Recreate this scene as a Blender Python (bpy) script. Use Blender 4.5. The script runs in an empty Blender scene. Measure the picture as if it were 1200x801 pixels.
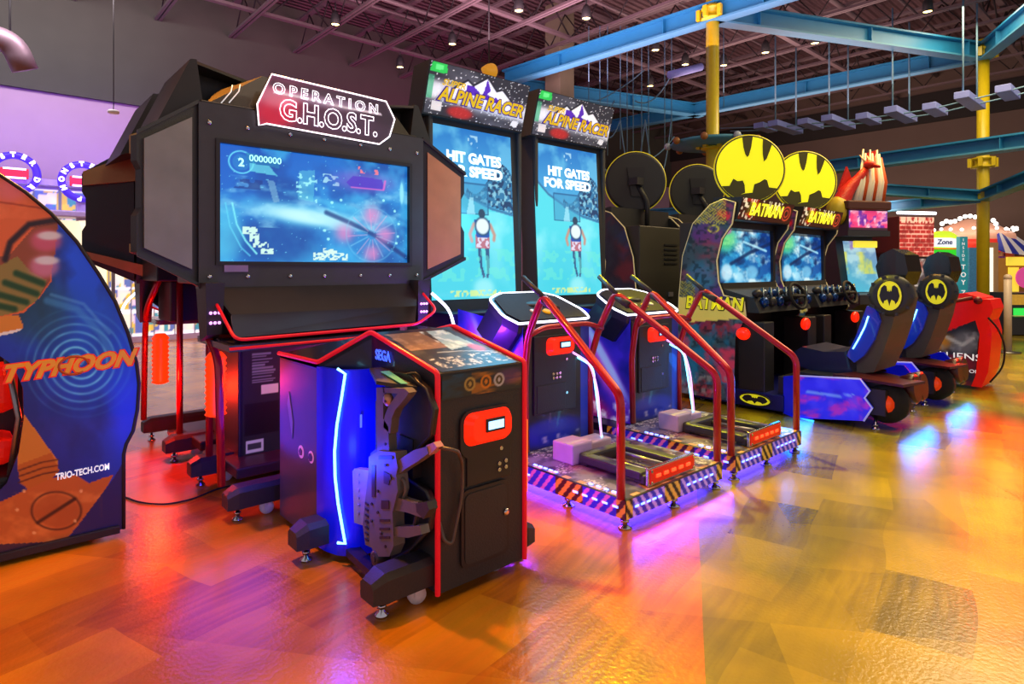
import bpy, bmesh, math, random
import numpy as np
from mathutils import Vector, Matrix

# ---------------------------------------------------------------- survey of the room
# world X runs along the row of machines, Y runs from the aisle to the back of the machines
F, H, CC, SS = 720.0, 1.25, .664, .748
def ray(px, py):
    d = (px - 600) / F
    return Vector((CC + SS * d, SS - CC * d, (315 - py) / F))
def pt(px, py, t): return Vector((0, 0, H)) + ray(px, py) * t
def pv(px, py, V): return pt(px, py, V / ray(px, py).y)
def pu(px, py, U): return pt(px, py, U / ray(px, py).x)
def pz(px, py, Z): return pt(px, py, (Z - H) / ray(px, py).z)

SC = bpy.context.scene
COL = SC.collection
R = math.radians
random.seed(7)

# ---------------------------------------------------------------- colour + materials
def hx(c):
    if isinstance(c, str):
        c = c.lstrip('#'); c = c if len(c) == 6 else ''.join(q*2 for q in c); c = [int(c[i:i + 2], 16) / 255 for i in (0, 2, 4)]
    return tuple(c)
def lin(c):
    return tuple((x / 12.92 if x <= .04045 else ((x + .055) / 1.055) ** 2.4) for x in hx(c))
MATS = {}
def mat(name, col, rough=.5, metal=0., emit=None, es=0., var=.12, scale=14, bump=0., alpha=1., trans=0., coat=0.):
    if name in MATS: return MATS[name]
    m = bpy.data.materials.new(name); m.use_nodes = True
    nt = m.node_tree; b = nt.nodes['Principled BSDF']
    c = lin(col)
    tc = nt.nodes.new('ShaderNodeTexCoord'); nz = nt.nodes.new('ShaderNodeTexNoise')
    nz.inputs['Scale'].default_value = scale; nz.inputs['Detail'].default_value = 4
    nt.links.new(tc.outputs['Object'], nz.inputs['Vector'])
    mx = nt.nodes.new('ShaderNodeMix'); mx.data_type = 'RGBA'
    mx.inputs[6].default_value = (*[x * (1 - var) for x in c], 1)
    mx.inputs[7].default_value = (*[min(1, x * (1 + var)) for x in c], 1)
    nt.links.new(nz.outputs['Fac'], mx.inputs[0]); nt.links.new(mx.outputs[2], b.inputs['Base Color'])
    b.inputs['Roughness'].default_value = rough; b.inputs['Metallic'].default_value = metal
    if coat: b.inputs['Coat Weight'].default_value = coat
    if trans: b.inputs['Transmission Weight'].default_value = trans
    if alpha < 1: b.inputs['Alpha'].default_value = alpha
    if emit:
        b.inputs['Emission Color'].default_value = (*lin(emit), 1); b.inputs['Emission Strength'].default_value = es
    if bump:
        bp = nt.nodes.new('ShaderNodeBump'); bp.inputs['Strength'].default_value = bump; bp.inputs['Distance'].default_value = .01
        nt.links.new(nz.outputs['Fac'], bp.inputs['Height']); nt.links.new(bp.outputs['Normal'], b.inputs['Normal'])
    MATS[name] = m
    return m
def pmat(name, es=0., rough=.4, base=1., coat=0.):
    if name in MATS: return MATS[name]
    m = bpy.data.materials.new(name); m.use_nodes = True
    nt = m.node_tree; b = nt.nodes['Principled BSDF']
    a = nt.nodes.new('ShaderNodeAttribute'); a.attribute_name = 'Col'
    if base == 1.: nt.links.new(a.outputs['Color'], b.inputs['Base Color'])
    else: b.inputs['Base Color'].default_value = (base, base, base, 1)
    b.inputs['Roughness'].default_value = rough
    if coat: b.inputs['Coat Weight'].default_value = coat
    if es:
        nt.links.new(a.outputs['Color'], b.inputs['Emission Color']); b.inputs['Emission Strength'].default_value = es
    MATS[name] = m
    return m
BLACK = mat('black_laminate', '#28282c', .42, var=.2)
BLACK2 = mat('black_powder_coat', '#303236', .5, bump=.15, scale=120)
CHAR = mat('charcoal_plastic', '#34363a', .45)
BEZEL = mat('dark_grey_bezel', '#4a4a4e', .4, .35)
STEEL = mat('brushed_steel', '#9a9a9c', .32, .85, scale=40)
STEELD = mat('dark_brushed_steel', '#77777a', .36, .8, scale=40)
CHROME = mat('chrome', '#c8c8cc', .15, 1.)
GUNGREY = mat('grey_gun_plastic', '#6c6864', .45, var=.2, scale=20)
RED = mat('red_powder_coated_tube', '#b3122a', .3, .25, coat=.4)
REDTRIM = mat('red_edge_trim', '#c4182a', .35, emit='#ff1428', es=.35)
REDLAMP = mat('glowing_red_plastic', '#e02010', .3, emit='#ff2408', es=1.1)
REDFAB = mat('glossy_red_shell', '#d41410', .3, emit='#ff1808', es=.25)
RUBBER = mat('black_rubber', '#121214', .75)
WOODPLY = mat('bare_plywood', '#a88e58', .6, scale=9, var=.3)
WHITE = mat('white_plastic', '#e4e4e8', .4)
OFFW = mat('off_white_paint', '#d8d2c8', .5)
YEL = mat('yellow_painted_steel', '#c4b414', .4, coat=.2)
BLUEB = mat('blue_painted_steel', '#1c78ac', .45, scale=5)
BLUEL = mat('pale_edge_of_beam', '#3c84ac', .5)
ROPE = mat('pale_blue_rope', '#5f87a4', .7)
PLANK = mat('blue_grey_plank', '#7484d0', .5)
BLUEP = mat('saturated_blue_panel', '#0c1ee0', .3, emit='#0010ff', es=.15)
LEDW = mat('white_led_tube', '#ffffff', .3, emit='#dfe6ff', es=3.2)
LEDC = mat('cyan_led_tube', '#c0f4ff', .3, emit='#78e0ff', es=3.2)
LEDP = mat('pink_led_tube', '#ffe0ff', .3, emit='#f098ff', es=2.0)
LEDB = mat('blue_led', '#d0d8ff', .3, emit='#5070ff', es=5)
LEDR = mat('red_led', '#ff6040', .3, emit='#ff2a10', es=5)
LAMPW = mat('warm_lamp', '#fff0c0', .3, emit='#ffd47a', es=14)
TXW = mat('white_lettering', '#f2f2f2', .5, emit='#ffffff', es=.55)
TXG = mat('glowing_white_outline', '#ffffff', .5, emit='#fff0fa', es=2.2)
TXY = mat('yellow_lettering', '#f0c818', .5, emit='#ffcc10', es=.35)
TXP = mat('purple_lettering', '#3c1e96', .5, emit='#4a20b0', es=.2)
TXK = mat('black_lettering', '#101010', .5)
TXB = mat('blue_neon_lettering', '#4060ff', .5, emit='#3a5cff', es=2.5)
TXR = mat('red_lettering', '#d02818', .5, emit='#ff3018', es=.4)
YDISC = mat('glowing_yellow_disc', '#f4ee20', .4, emit='#f0ee10', es=.62, var=.02)
OLIVE = mat('dark_olive_emblem', '#4c4a10', .5)
YBUL = mat('yellow_emblem', '#e8e020', .4, emit='#e8e020', es=.5)

# ---------------------------------------------------------------- mesh builder
class MB:
    def __init__(s, off=(0, 0, 0)):
        s.bm = bmesh.new(); s.off = Vector(off)
    def _m(s, faces, m, sm=False):
        for f in faces: f.material_index = m; f.smooth = sm
    def box(s, a, b, m=0, bev=0.):
        x0, y0, z0 = a; x1, y1, z1 = b
        if x0 > x1: x0, x1 = x1, x0
        if y0 > y1: y0, y1 = y1, y0
        if z0 > z1: z0, z1 = z1, z0
        v = [s.bm.verts.new(p) for p in ((x0,y0,z0),(x1,y0,z0),(x1,y1,z0),(x0,y1,z0),(x0,y0,z1),(x1,y0,z1),(x1,y1,z1),(x0,y1,z1))]
        fs = [s.bm.faces.new([v[i] for i in q]) for q in ((3,2,1,0),(4,5,6,7),(0,1,5,4),(1,2,6,5),(2,3,7,6),(3,0,4,7))]
        s._m(fs, m)
        if bev:
            es = list({e for f in fs for e in f.edges})
            r = bmesh.ops.bevel(s.bm, geom=es, offset=bev, segments=2, affect='EDGES', profile=.5)
            s._m(r['faces'], m)
        return s
    def hexa(s, q0, q1, m=0):
        a = [s.bm.verts.new(p) for p in q0]; b = [s.bm.verts.new(p) for p in q1]; n = len(a)
        fs = [s.bm.faces.new(a[::-1]), s.bm.faces.new(b)]
        for i in range(n): fs.append(s.bm.faces.new((a[i], a[(i+1)%n], b[(i+1)%n], b[i])))
        s._m(fs, m)
        bmesh.ops.recalc_face_normals(s.bm, faces=fs)
        return s
    def slab(s, pts, th, m=0):
        """planar polygon of 3D points thickened by vector th"""
        th = Vector(th); pts = [Vector(p) for p in pts]
        return s.hexa(pts, [p + th for p in pts], m)
    def prism(s, pts, ax, lo, hi, m=0):
        def P3(p, w):
            return (w, p[0], p[1]) if ax == 'x' else ((p[0], w, p[1]) if ax == 'y' else (p[0], p[1], w))
        return s.hexa([P3(p, lo) for p in pts], [P3(p, hi) for p in pts], m)
    def tube(s, pts, r, seg=10, m=0, closed=False, r1=None):
        pts = [Vector(p) for p in pts]; n = len(pts); rings = []
        up = None
        for i, p in enumerate(pts):
            if closed: d = (pts[(i+1)%n] - pts[i-1])
            else: d = pts[min(i+1, n-1)] - pts[max(i-1, 0)]
            d.normalize()
            if up is None:
                up = Vector((0,0,1)) if abs(d.z) < .9 else Vector((1,0,0))
            a = up - d * up.dot(d)
            if a.length < 1e-5: a = d.orthogonal()
            a.normalize(); up = a; b = d.cross(a)
            rr = r if r1 is None else r + (r1 - r) * i / max(1, n - 1)
            rings.append([s.bm.verts.new(p + a * (math.cos(t) * rr) + b * (math.sin(t) * rr)) for t in [2*math.pi*k/seg for k in range(seg)]])
        fs = []
        for i in range(n if closed else n - 1):
            A, B = rings[i], rings[(i+1)%n]
            for k in range(seg): fs.append(s.bm.faces.new((A[k], A[(k+1)%seg], B[(k+1)%seg], B[k])))
        s._m(fs, m, True)
        if not closed: s._m([s.bm.faces.new(rings[0][::-1]), s.bm.faces.new(rings[-1])], m)
        return s
    def cyl(s, a, b, r, r2=None, seg=16, m=0):
        return s.tube([a, b], r, seg, m, r1=r2)
    def lathe(s, prof, o, axis=(0,0,1), seg=20, m=0):
        """prof: list of (radius, height) along axis"""
        o = Vector(o); ax = Vector(axis).normalized(); a = ax.orthogonal().normalized(); b = ax.cross(a)
        rings = []
        for (r, h) in prof:
            rings.append([s.bm.verts.new(o + ax*h + (a*math.cos(t) + b*math.sin(t))*max(r, 1e-4)) for t in [2*math.pi*k/seg for k in range(seg)]])
        fs = []
        for A, B in zip(rings, rings[1:]):
            for k in range(seg): fs.append(s.bm.faces.new((A[k], A[(k+1)%seg], B[(k+1)%seg], B[k])))
        s._m(fs, m, True)
        s._m([s.bm.faces.new(rings[0][::-1]), s.bm.faces.new(rings[-1])], m)
        return s
    def ball(s, c, r, m=0, sc=(1,1,1), seg=14):
        mt = Matrix.Translation(c) @ Matrix.Diagonal((*[r*k for k in sc], 1))
        g = bmesh.ops.create_uvsphere(s.bm, u_segments=seg, v_segments=max(6, seg//2+1), radius=1, matrix=mt)
        s._m({f for v in g['verts'] for f in v.link_faces}, m, True)
        return s
    def mesh(s, me, M, m=0):
        """add a mesh datablock transformed by M"""
        b2 = len(s.bm.faces); t = bmesh.new(); t.from_mesh(me); t.transform(M); tmp = bpy.data.meshes.new('tmp'); t.to_mesh(tmp); t.free()
        s.bm.from_mesh(tmp); bpy.data.meshes.remove(tmp)
        s.bm.faces.ensure_lookup_table()
        for f in list(s.bm.faces)[b2:]: f.material_index = m
        return s
    def text(s, body, org, xd, yd, size, m=0, ext=.004, shear=0., bold=0., align='CENTER', outline=0., fit=None):
        me = text_mesh(body, size, ext, shear, bold, align, outline)
        xd = Vector(xd).normalized(); yd = Vector(yd).normalized(); zd = xd.cross(yd)
        M = Matrix.Translation(org) @ Matrix((( xd.x, yd.x, zd.x, 0), (xd.y, yd.y, zd.y, 0), (xd.z, yd.z, zd.z, 0), (0,0,0,1)))
        if fit:
            xs = [v.co.x for v in me.vertices]; w = max(xs) - min(xs)
            M = M @ Matrix.Diagonal((fit / w, 1, 1, 1))
        s.mesh(me, M, m); bpy.data.meshes.remove(me)
        return s
    def done(s, name, mats, parent=None, split=False):
        if split:
            left = set(s.bm.verts); objs = []
            while left:
                st = [left.pop()]; isl = set(st)
                while st:
                    v = st.pop()
                    for e in v.link_edges:
                        q = e.other_vert(v)
                        if q in left: left.discard(q); isl.add(q); st.append(q)
                ix = {v: i for i, v in enumerate(isl)}; fs = {f for v in isl for f in v.link_faces}
                me = bpy.data.meshes.new(name); me.from_pydata([v.co - s.off for v in isl], [], [[ix[v] for v in f.verts] for f in fs])
                for p, f in zip(me.polygons, fs): p.material_index = f.material_index; p.use_smooth = f.smooth
                me.update()
                for m in (mats if isinstance(mats, (list, tuple)) else [mats]): me.materials.append(m)
                o = bpy.data.objects.new(name, me); COL.objects.link(o); o.parent = parent; objs.append(o)
            s.bm.free(); return objs[0]
        me = bpy.data.meshes.new(name)
        bmesh.ops.translate(s.bm, verts=s.bm.verts, vec=-s.off)
        s.bm.to_mesh(me); s.bm.free()
        for m in (mats if isinstance(mats, (list, tuple)) else [mats]): me.materials.append(m)
        o = bpy.data.objects.new(name, me); COL.objects.link(o)
        if parent: o.parent = parent
        else: o.location = s.off
        return o

def text_mesh(body, size, ext, shear, bold, align, outline):
    cu = bpy.data.curves.new('t', 'FONT'); cu.body = body; cu.size = size; cu.align_x = align; cu.align_y = 'CENTER'
    cu.shear = shear; cu.offset = bold; cu.resolution_u = 3
    if outline:
        cu.fill_mode = 'NONE'; cu.bevel_depth = outline; cu.bevel_resolution = 0; cu.extrude = 0
    else: cu.extrude = ext
    o = bpy.data.objects.new('t', cu); COL.objects.link(o)
    dg = bpy.context.evaluated_depsgraph_get(); dg.update()
    me = bpy.data.meshes.new_from_object(o.evaluated_get(dg))
    bpy.data.objects.remove(o); bpy.data.curves.remove(cu)
    return me

def fillet(pts, r, n=5):
    pts = [Vector(p) for p in pts]; out = [pts[0]]
    for i in range(1, len(pts) - 1):
        a, p, b = pts[i-1], pts[i], pts[i+1]
        d1 = (a - p); d2 = (b - p); k = min(r, d1.length*.45, d2.length*.45)
        s0 = p + d1.normalized()*k; s1 = p + d2.normalized()*k
        for j in range(n+1):
            t = j/n; out.append(s0*(1-t)**2 + p*2*t*(1-t) + s1*t*t)
    out.append(pts[-1]); return out
def rrect(x0, x1, y0, y1, r, n=4):
    o = []
    for cx, cy, a0 in ((x1-r,y1-r,0),(x0+r,y1-r,90),(x0+r,y0+r,180),(x1-r,y0+r,270)):
        for k in range(n+1):
            a = R(a0 + 90*k/n); o.append((cx + r*math.cos(a), cy + r*math.sin(a)))
    return o

# ---------------------------------------------------------------- things
def thing(name, loc, label, cat, group=None, kind=None):
    o = bpy.data.objects.new(name, None); COL.objects.link(o); o.location = loc; o.empty_display_size = .1
    return tag(o, label, cat, group, kind)
def tag(o, label=None, cat=None, group=None, kind=None):
    if label: o['label'] = label
    if cat: o['category'] = cat
    if group: o['group'] = group
    if kind: o['kind'] = kind
    return o
def copytree(o, parent=None):
    c = o.copy(); COL.objects.link(c)
    if parent: c.parent = parent
    for ch in list(o.children): copytree(ch, c)
    return c

# ---------------------------------------------------------------- painted artwork (vertex colours on fine meshes)
def vnoise(x, y, seed=0):
    xi = np.floor(x); yi = np.floor(y); xf = x - xi; yf = y - yi
    def h(a, b):
        v = np.sin(a*127.1 + b*311.7 + seed*74.7) * 43758.5453
        return v - np.floor(v)
    u = xf*xf*(3-2*xf); w = yf*yf*(3-2*yf)
    return (h(xi,yi)*(1-u) + h(xi+1,yi)*u)*(1-w) + (h(xi,yi+1)*(1-u) + h(xi+1,yi+1)*u)*w
def fbm(x, y, seed=0, o=4):
    s = 0; a = .5
    for k in range(o): s = s + a*vnoise(x*2**k, y*2**k, seed+k); a *= .5
    return s/(1-.5**o)
class Art:
    def __init__(s, X, Y): s.X = X; s.Y = Y; s.c = np.zeros((len(X), 3))
    def mix(s, mask, col):
        m = np.clip(mask, 0, 1)[:, None]; s.c = s.c*(1-m) + np.array(hx(col))[None]*m; return s
    def fill(s, col): return s.mix(np.ones(len(s.X)), col)
    def grad(s, c0, c1, p0, p1):
        d = (p1[0]-p0[0], p1[1]-p0[1]); L = d[0]**2+d[1]**2
        t = np.clip(((s.X-p0[0])*d[0] + (s.Y-p0[1])*d[1])/L, 0, 1)[:, None]
        s.c = np.array(hx(c0))*(1-t) + np.array(hx(c1))*t; return s
    def ell(s, cx, cy, rx, ry, col, a=1., soft=.08, rot=0., ring=0.):
        c, q = math.cos(rot), math.sin(rot); dx = s.X-cx; dy = s.Y-cy
        d = np.sqrt(((dx*c+dy*q)/rx)**2 + ((-dx*q+dy*c)/ry)**2)
        m = 1/(1+np.exp(np.clip((d-1)/max(soft, .004)*4, -40, 40)))
        if ring: m = np.exp(-((d-1)/ring)**2)
        return s.mix(m*a, col)
    def poly(s, pts, col, a=1.):
        n = len(pts); ins = np.zeros(len(s.X), bool)
        for i in range(n):
            x0, y0 = pts[i]; x1, y1 = pts[(i+1)%n]
            if y0 == y1: continue
            c = ((y0 > s.Y) != (y1 > s.Y)) & (s.X < (x1-x0)*(s.Y-y0)/(y1-y0)+x0)
            ins ^= c
        return s.mix(ins*a, col)
    def line(s, pts, w, col, a=1., asp=1.):
        d = np.full(len(s.X), 1e9)
        for (x0, y0), (x1, y1) in zip(pts, pts[1:]):
            ex, ey = (x1-x0), (y1-y0)*asp; L = ex*ex+ey*ey+1e-12
            t = np.clip(((s.X-x0)*ex + (s.Y-y0)*asp*ey)/L, 0, 1)
            d = np.minimum(d, np.hypot(s.X-x0-t*ex, (s.Y-y0)*asp-t*ey))
        return s.mix(np.clip(1.5-d/w, 0, 1)*a, col)
    def speck(s, col, fx, fy, thr, seed=0, a=1., mask=1.):
        n = vnoise(s.X*fx, s.Y*fy, seed); return s.mix((n > thr)*a*mask, col)
    def cloud(s, col, fx, fy, lo=.4, hi=.7, seed=0, a=1., mask=1.):
        n = fbm(s.X*fx, s.Y*fy, seed); return s.mix(np.clip((n-lo)/(hi-lo), 0, 1)*a*mask, col)
def setcol(me, rgb):
    l = np.where(rgb <= .04045, rgb/12.92, ((rgb+.055)/1.055)**2.4)
    at = me.color_attributes.new('Col', 'FLOAT_COLOR', 'POINT')
    at.data.foreach_set('color', np.concatenate([l, np.ones((len(l), 1))], 1).astype(np.float32).ravel())
def panel(name, parent, off, q, nx, ny, fn, m, pix=False):
    """painted rectangle: q = BL, BR, TR, TL world corners; artwork in 0..1 x 0..1 (or surveyed coordinates)"""
    q = [np.array(p, float) for p in q]
    a, b = np.meshgrid(np.linspace(0, 1, nx+1), np.linspace(0, 1, ny+1)); a = a.ravel()[:, None]; b = b.ravel()[:, None]
    co = q[0]*(1-a)*(1-b) + q[1]*a*(1-b) + q[2]*a*b + q[3]*(1-a)*b
    if pix:
        d = co[:,0]*CC + co[:,1]*SS; l = co[:,0]*SS - co[:,1]*CC; X = 600+F*l/d; Y = 315-F*(co[:,2]-H)/d
    else: X, Y = a[:, 0], b[:, 0]
    A = Art(X, Y); fn(A); co = co - np.array(off)
    fs = [(j*(nx+1)+i, j*(nx+1)+i+1, (j+1)*(nx+1)+i+1, (j+1)*(nx+1)+i) for j in range(ny) for i in range(nx)]
    me = bpy.data.meshes.new(name); me.from_pydata(co.tolist(), [], fs); me.update()
    setcol(me, np.clip(A.c, 0, 1)); me.materials.append(m)
    o = bpy.data.objects.new(name, me); COL.objects.link(o)
    if parent: o.parent = parent
    else: o.location = off
    return o
def polypanel(name, parent, off, pts, step, fn, m, pix=True, flip=False):
    """painted planar polygon with its exact outline"""
    bm = bmesh.new(); vs = [bm.verts.new(p) for p in pts]; f = bm.faces.new(vs if not flip else vs[::-1]); f.normal_update(); bmesh.ops.triangulate(bm, faces=[f])
    P = [Vector(p) for p in pts]
    for ax in range(3):
        lo = min(p[ax] for p in P); hi = max(p[ax] for p in P)
        if hi - lo < .02: continue
        n = int((hi-lo)/step); nn = Vector((0,0,0)); nn[ax] = 1
        for k in range(1, n+1):
            c = Vector((0,0,0)); c[ax] = lo + (hi-lo)*k/(n+1)
            bmesh.ops.bisect_plane(bm, geom=bm.verts[:]+bm.edges[:]+bm.faces[:], plane_co=c, plane_no=nn, dist=1e-5)
    co = np.array([v.co[:] for v in bm.verts])
    if pix:
        d = co[:,0]*CC + co[:,1]*SS; l = co[:,0]*SS - co[:,1]*CC; X = 600+F*l/d; Y = 315-F*(co[:,2]-H)/d
    else: X, Y = np.hypot(co[:,0], co[:,1]), co[:,2]
    A = Art(X, Y); fn(A)
    bmesh.ops.translate(bm, verts=bm.verts, vec=-Vector(off))
    me = bpy.data.meshes.new(name); bm.to_mesh(me); bm.free(); setcol(me, np.clip(A.c, 0, 1)); me.materials.append(m)
    o = bpy.data.objects.new(name, me); COL.objects.link(o)
    if parent: o.parent = parent
    else: o.location = off
    return o
ART = pmat('printed_artwork', 0, .35, coat=.3)
ARTL = pmat('backlit_artwork', .75, .3)
SCR = pmat('lit_screen', 1.05, .15, base=.02)

# ================================================================ THE ROOM
def floor_mat():
    m = bpy.data.materials.new('wood_look_floor'); m.use_nodes = True; nt = m.node_tree; N = nt.nodes; Lk = nt.links.new
    b = N['Principled BSDF']
    tc = N.new('ShaderNodeTexCoord'); mp = N.new('ShaderNodeMapping'); mp.inputs['Rotation'].default_value = (0, 0, R(-14))
    Lk(tc.outputs['Object'], mp.inputs['Vector'])
    wn = N.new('ShaderNodeTexNoise'); wn.inputs['Scale'].default_value = .9; Lk(mp.outputs[0], wn.inputs['Vector'])
    ad = N.new('ShaderNodeMixRGB'); ad.blend_type = 'ADD'; ad.inputs[0].default_value = .22
    Lk(mp.outputs[0], ad.inputs[1]); Lk(wn.outputs['Color'], ad.inputs[2])
    def brick(c1, c2, mo, sc, w, h):
        k = N.new('ShaderNodeTexBrick'); Lk(ad.outputs[0], k.inputs['Vector'])
        k.inputs['Color1'].default_value = (*lin(c1), 1); k.inputs['Color2'].default_value = (*lin(c2), 1); k.inputs['Mortar'].default_value = (*lin(mo), 1)
        k.inputs['Scale'].default_value = sc; k.inputs['Brick Width'].default_value = w; k.inputs['Row Height'].default_value = h
        k.inputs['Mortar Size'].default_value = 0.; k.inputs['Bias'].default_value = 0.; k.offset = .37
        return k
    gn = N.new('ShaderNodeTexNoise'); gm = N.new('ShaderNodeMapping'); gm.inputs['Scale'].default_value = (1.2, 14, 1); gm.inputs['Rotation'].default_value = (0, 0, R(-9))
    Lk(ad.outputs[0], gm.inputs['Vector']); Lk(gm.outputs[0], gn.inputs['Vector']); gn.inputs['Scale'].default_value = 2.2; gn.inputs['Detail'].default_value = 6
    gr = N.new('ShaderNodeValToRGB'); gr.color_ramp.elements[0].position = .36; gr.color_ramp.elements[1].position = .66; Lk(gn.outputs['Fac'], gr.inputs[0])
    big = N.new('ShaderNodeTexNoise'); big.inputs['Scale'].default_value = 1.6; big.inputs['Detail'].default_value = 3; Lk(mp.outputs[0], big.inputs['Vector'])
    bgr = N.new('ShaderNodeValToRGB'); bgr.color_ramp.elements[0].position = .42; bgr.color_ramp.elements[1].position = .6; Lk(big.outputs['Fac'], bgr.inputs[0])
    def wood(cA, cB, cG, cD):
        k0 = brick(cA, cB, cD, 1., .55, .31)
        mp2 = N.new('ShaderNodeMapping'); mp2.inputs['Rotation'].default_value = (0, 0, R(52)); Lk(tc.outputs['Object'], mp2.inputs['Vector'])
        k2 = brick(cB, cD, cA, 1., .8, .46); nt.links.new(mp2.outputs[0], k2.inputs['Vector'])
        kk = N.new('ShaderNodeMix'); kk.data_type = 'RGBA'; kk.inputs[0].default_value = .3; Lk(k0.outputs['Color'], kk.inputs[6]); Lk(k2.outputs['Color'], kk.inputs[7])
        m1 = N.new('ShaderNodeMix'); m1.data_type = 'RGBA'; Lk(kk.outputs[2], m1.inputs[6]); m1.inputs[7].default_value = (*lin(cG), 1)
        mu = N.new('ShaderNodeMath'); mu.operation = 'MULTIPLY'; mu.inputs[1].default_value = .5; Lk(gr.outputs[0], mu.inputs[0]); Lk(mu.outputs[0], m1.inputs[0])
        m2 = N.new('ShaderNodeMix'); m2.data_type = 'RGBA'; Lk(m1.outputs[2], m2.inputs[6]); m2.inputs[7].default_value = (*lin(cD), 1)
        mu2 = N.new('ShaderNodeMath'); mu2.operation = 'MULTIPLY'; mu2.inputs[1].default_value = .4; Lk(bgr.outputs[0], mu2.inputs[0]); Lk(mu2.outputs[0], m2.inputs[0])
        return m2
    w1 = wood('#8c3208', '#ffae1c', '#f08c14', '#742808'); w2 = wood('#564c04', '#c4a80c', '#a08c08', '#3c3a14')  # warm orange and yellow-green light on the floor painted in as two wood tints
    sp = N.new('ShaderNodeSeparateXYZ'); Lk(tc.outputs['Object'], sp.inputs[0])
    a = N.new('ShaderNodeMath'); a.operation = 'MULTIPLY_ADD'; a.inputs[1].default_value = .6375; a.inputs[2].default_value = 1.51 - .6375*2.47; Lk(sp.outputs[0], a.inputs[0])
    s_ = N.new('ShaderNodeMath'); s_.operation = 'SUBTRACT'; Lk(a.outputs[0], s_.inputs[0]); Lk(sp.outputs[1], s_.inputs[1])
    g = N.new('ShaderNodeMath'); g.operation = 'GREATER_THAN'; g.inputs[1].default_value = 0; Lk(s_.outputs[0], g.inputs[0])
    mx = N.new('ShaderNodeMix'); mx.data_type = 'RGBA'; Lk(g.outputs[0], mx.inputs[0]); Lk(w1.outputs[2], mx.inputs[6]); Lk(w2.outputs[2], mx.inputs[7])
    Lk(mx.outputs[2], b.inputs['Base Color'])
    b.inputs['Roughness'].default_value = .26; b.inputs['Coat Weight'].default_value = .2; b.inputs['Coat Roughness'].default_value = .2
    fn = N.new('ShaderNodeTexNoise'); fn.inputs['Scale'].default_value = 34; fn.inputs['Detail'].default_value = 3; Lk(gm.outputs[0], fn.inputs['Vector'])
    fn2 = N.new('ShaderNodeTexNoise'); fn2.inputs['Scale'].default_value = 60; Lk(tc.outputs['Object'], fn2.inputs['Vector'])
    bp = N.new('ShaderNodeBump'); bp.inputs['Strength'].default_value = .35; bp.inputs['Distance'].default_value = .004; Lk(fn2.outputs['Fac'], bp.inputs['Height'])
    Lk(bp.outputs[0], b.inputs['Normal']); Lk(bp.outputs[0], b.inputs['Coat Normal'])
    return m
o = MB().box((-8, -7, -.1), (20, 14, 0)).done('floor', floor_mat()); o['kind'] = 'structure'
WALLP = mat('pale_mauve_wall', '#b49ab8', .8, scale=3, var=.06)
WALLG = mat('dark_grey_bulkhead', '#4a4c46', .85, scale=3)
WALLB = mat('brown_grey_wall', '#5c4e4a', .8, scale=2)
WALLD = mat('near_black_band', '#1c1a1c', .8)
def struct(o): o['kind'] = 'structure'; return o
struct(MB().box((-8, 12.5, 0), (18.5, 12.8, 4.12)).done('wall_back', WALLP))
struct(MB().box((-8, 12.42, 4.12), (18.5, 12.8, 6.6)).done('trim_1', WALLG))
struct(MB().box((18.5, -7, 0), (18.8, 12.8, 5.0)).done('wall_right', WALLB))
struct(MB().box((18.42, -7, 5.0), (18.8, 12.5, 5.75)).done('trim_2', WALLD))
struct(MB().box((18.45, -7, 5.75), (18.8, 12.5, 6.6)).done('trim_3', WALLB))
# ceiling deck with open web joists
def deck_mat():
    m = mat('corrugated_steel_deck', '#5c464e', .6, .2, scale=2)
    nt = m.node_tree; w = nt.nodes.new('ShaderNodeTexWave'); w.inputs['Scale'].default_value = 2.2; tc = nt.nodes.new('ShaderNodeTexCoord')
    w.bands_direction = 'Y'
    nt.links.new(tc.outputs['Object'], w.inputs['Vector']); bp = nt.nodes.new('ShaderNodeBump'); bp.inputs['Distance'].default_value = .06; bp.inputs['Strength'].default_value = .9
    nt.links.new(w.outputs['Fac'], bp.inputs['Height']); nt.links.new(bp.outputs[0], nt.nodes['Principled BSDF'].inputs['Normal'])
    return m
ceil = struct(MB().box((-8, -7, 6.6), (18.8, 12.8, 6.75)).done('ceiling', deck_mat()))
JO = mat('joist_steel', '#6c5f66', .5, .2); JOD = mat('dark_joist_steel', '#241e24', .6, .2)
for k, u in enumerate(np.arange(-1.2, 18.2, 1.25)):
    b = MB(); z0, z1 = 5.68, 6.25
    b.box((u-.055, -3, z0), (u-.012, 12.4, z0+.045)); b.box((u+.012, -3, z0), (u+.055, 12.4, z0+.045))
    b.box((u-.055, -3, z1), (u+.055, 12.4, z1+.05))
    pts = []; v = -3.; i = 0
    while v < 12.35: pts.append((u, v, z0+.03 if i % 2 == 0 else z1)); v += .42; i += 1
    for p, q in zip(pts, pts[1:]): b.tube([p, q], .013, 5, 1)
    b.done('roof_joist', [JO, JOD], ceil)
for v in (2.6, 5.4, 8.2, 11.0):
    b = MB(); b.box((-7, v-.05, 5.72), (18.4, v+.05, 5.77)); b.box((-7, v-.05, 6.35), (18.4, v+.05, 6.42)); u = -6.8; i = 0; pts = []
    while u < 18.3: pts.append((u, v, 5.75 if i % 2 == 0 else 6.36)); u += .6; i += 1
    for p, q in zip(pts, pts[1:]): b.tube([p, q], .016, 5, 1)
    b.done('roof_girder', [JO, JOD], ceil)
for v, z, r in ((3.6, 6.05, .03), (4.5, 6.15, .05), (7.1, 5.95, .03), (9.6, 6.0, .045), (6.5, 6.2, .02), (10.3, 6.15, .03)):
    MB().tube([(-6, v, z), (18.4, v, z)], r, 8).done('ceiling_pipe', JO, ceil)

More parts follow.
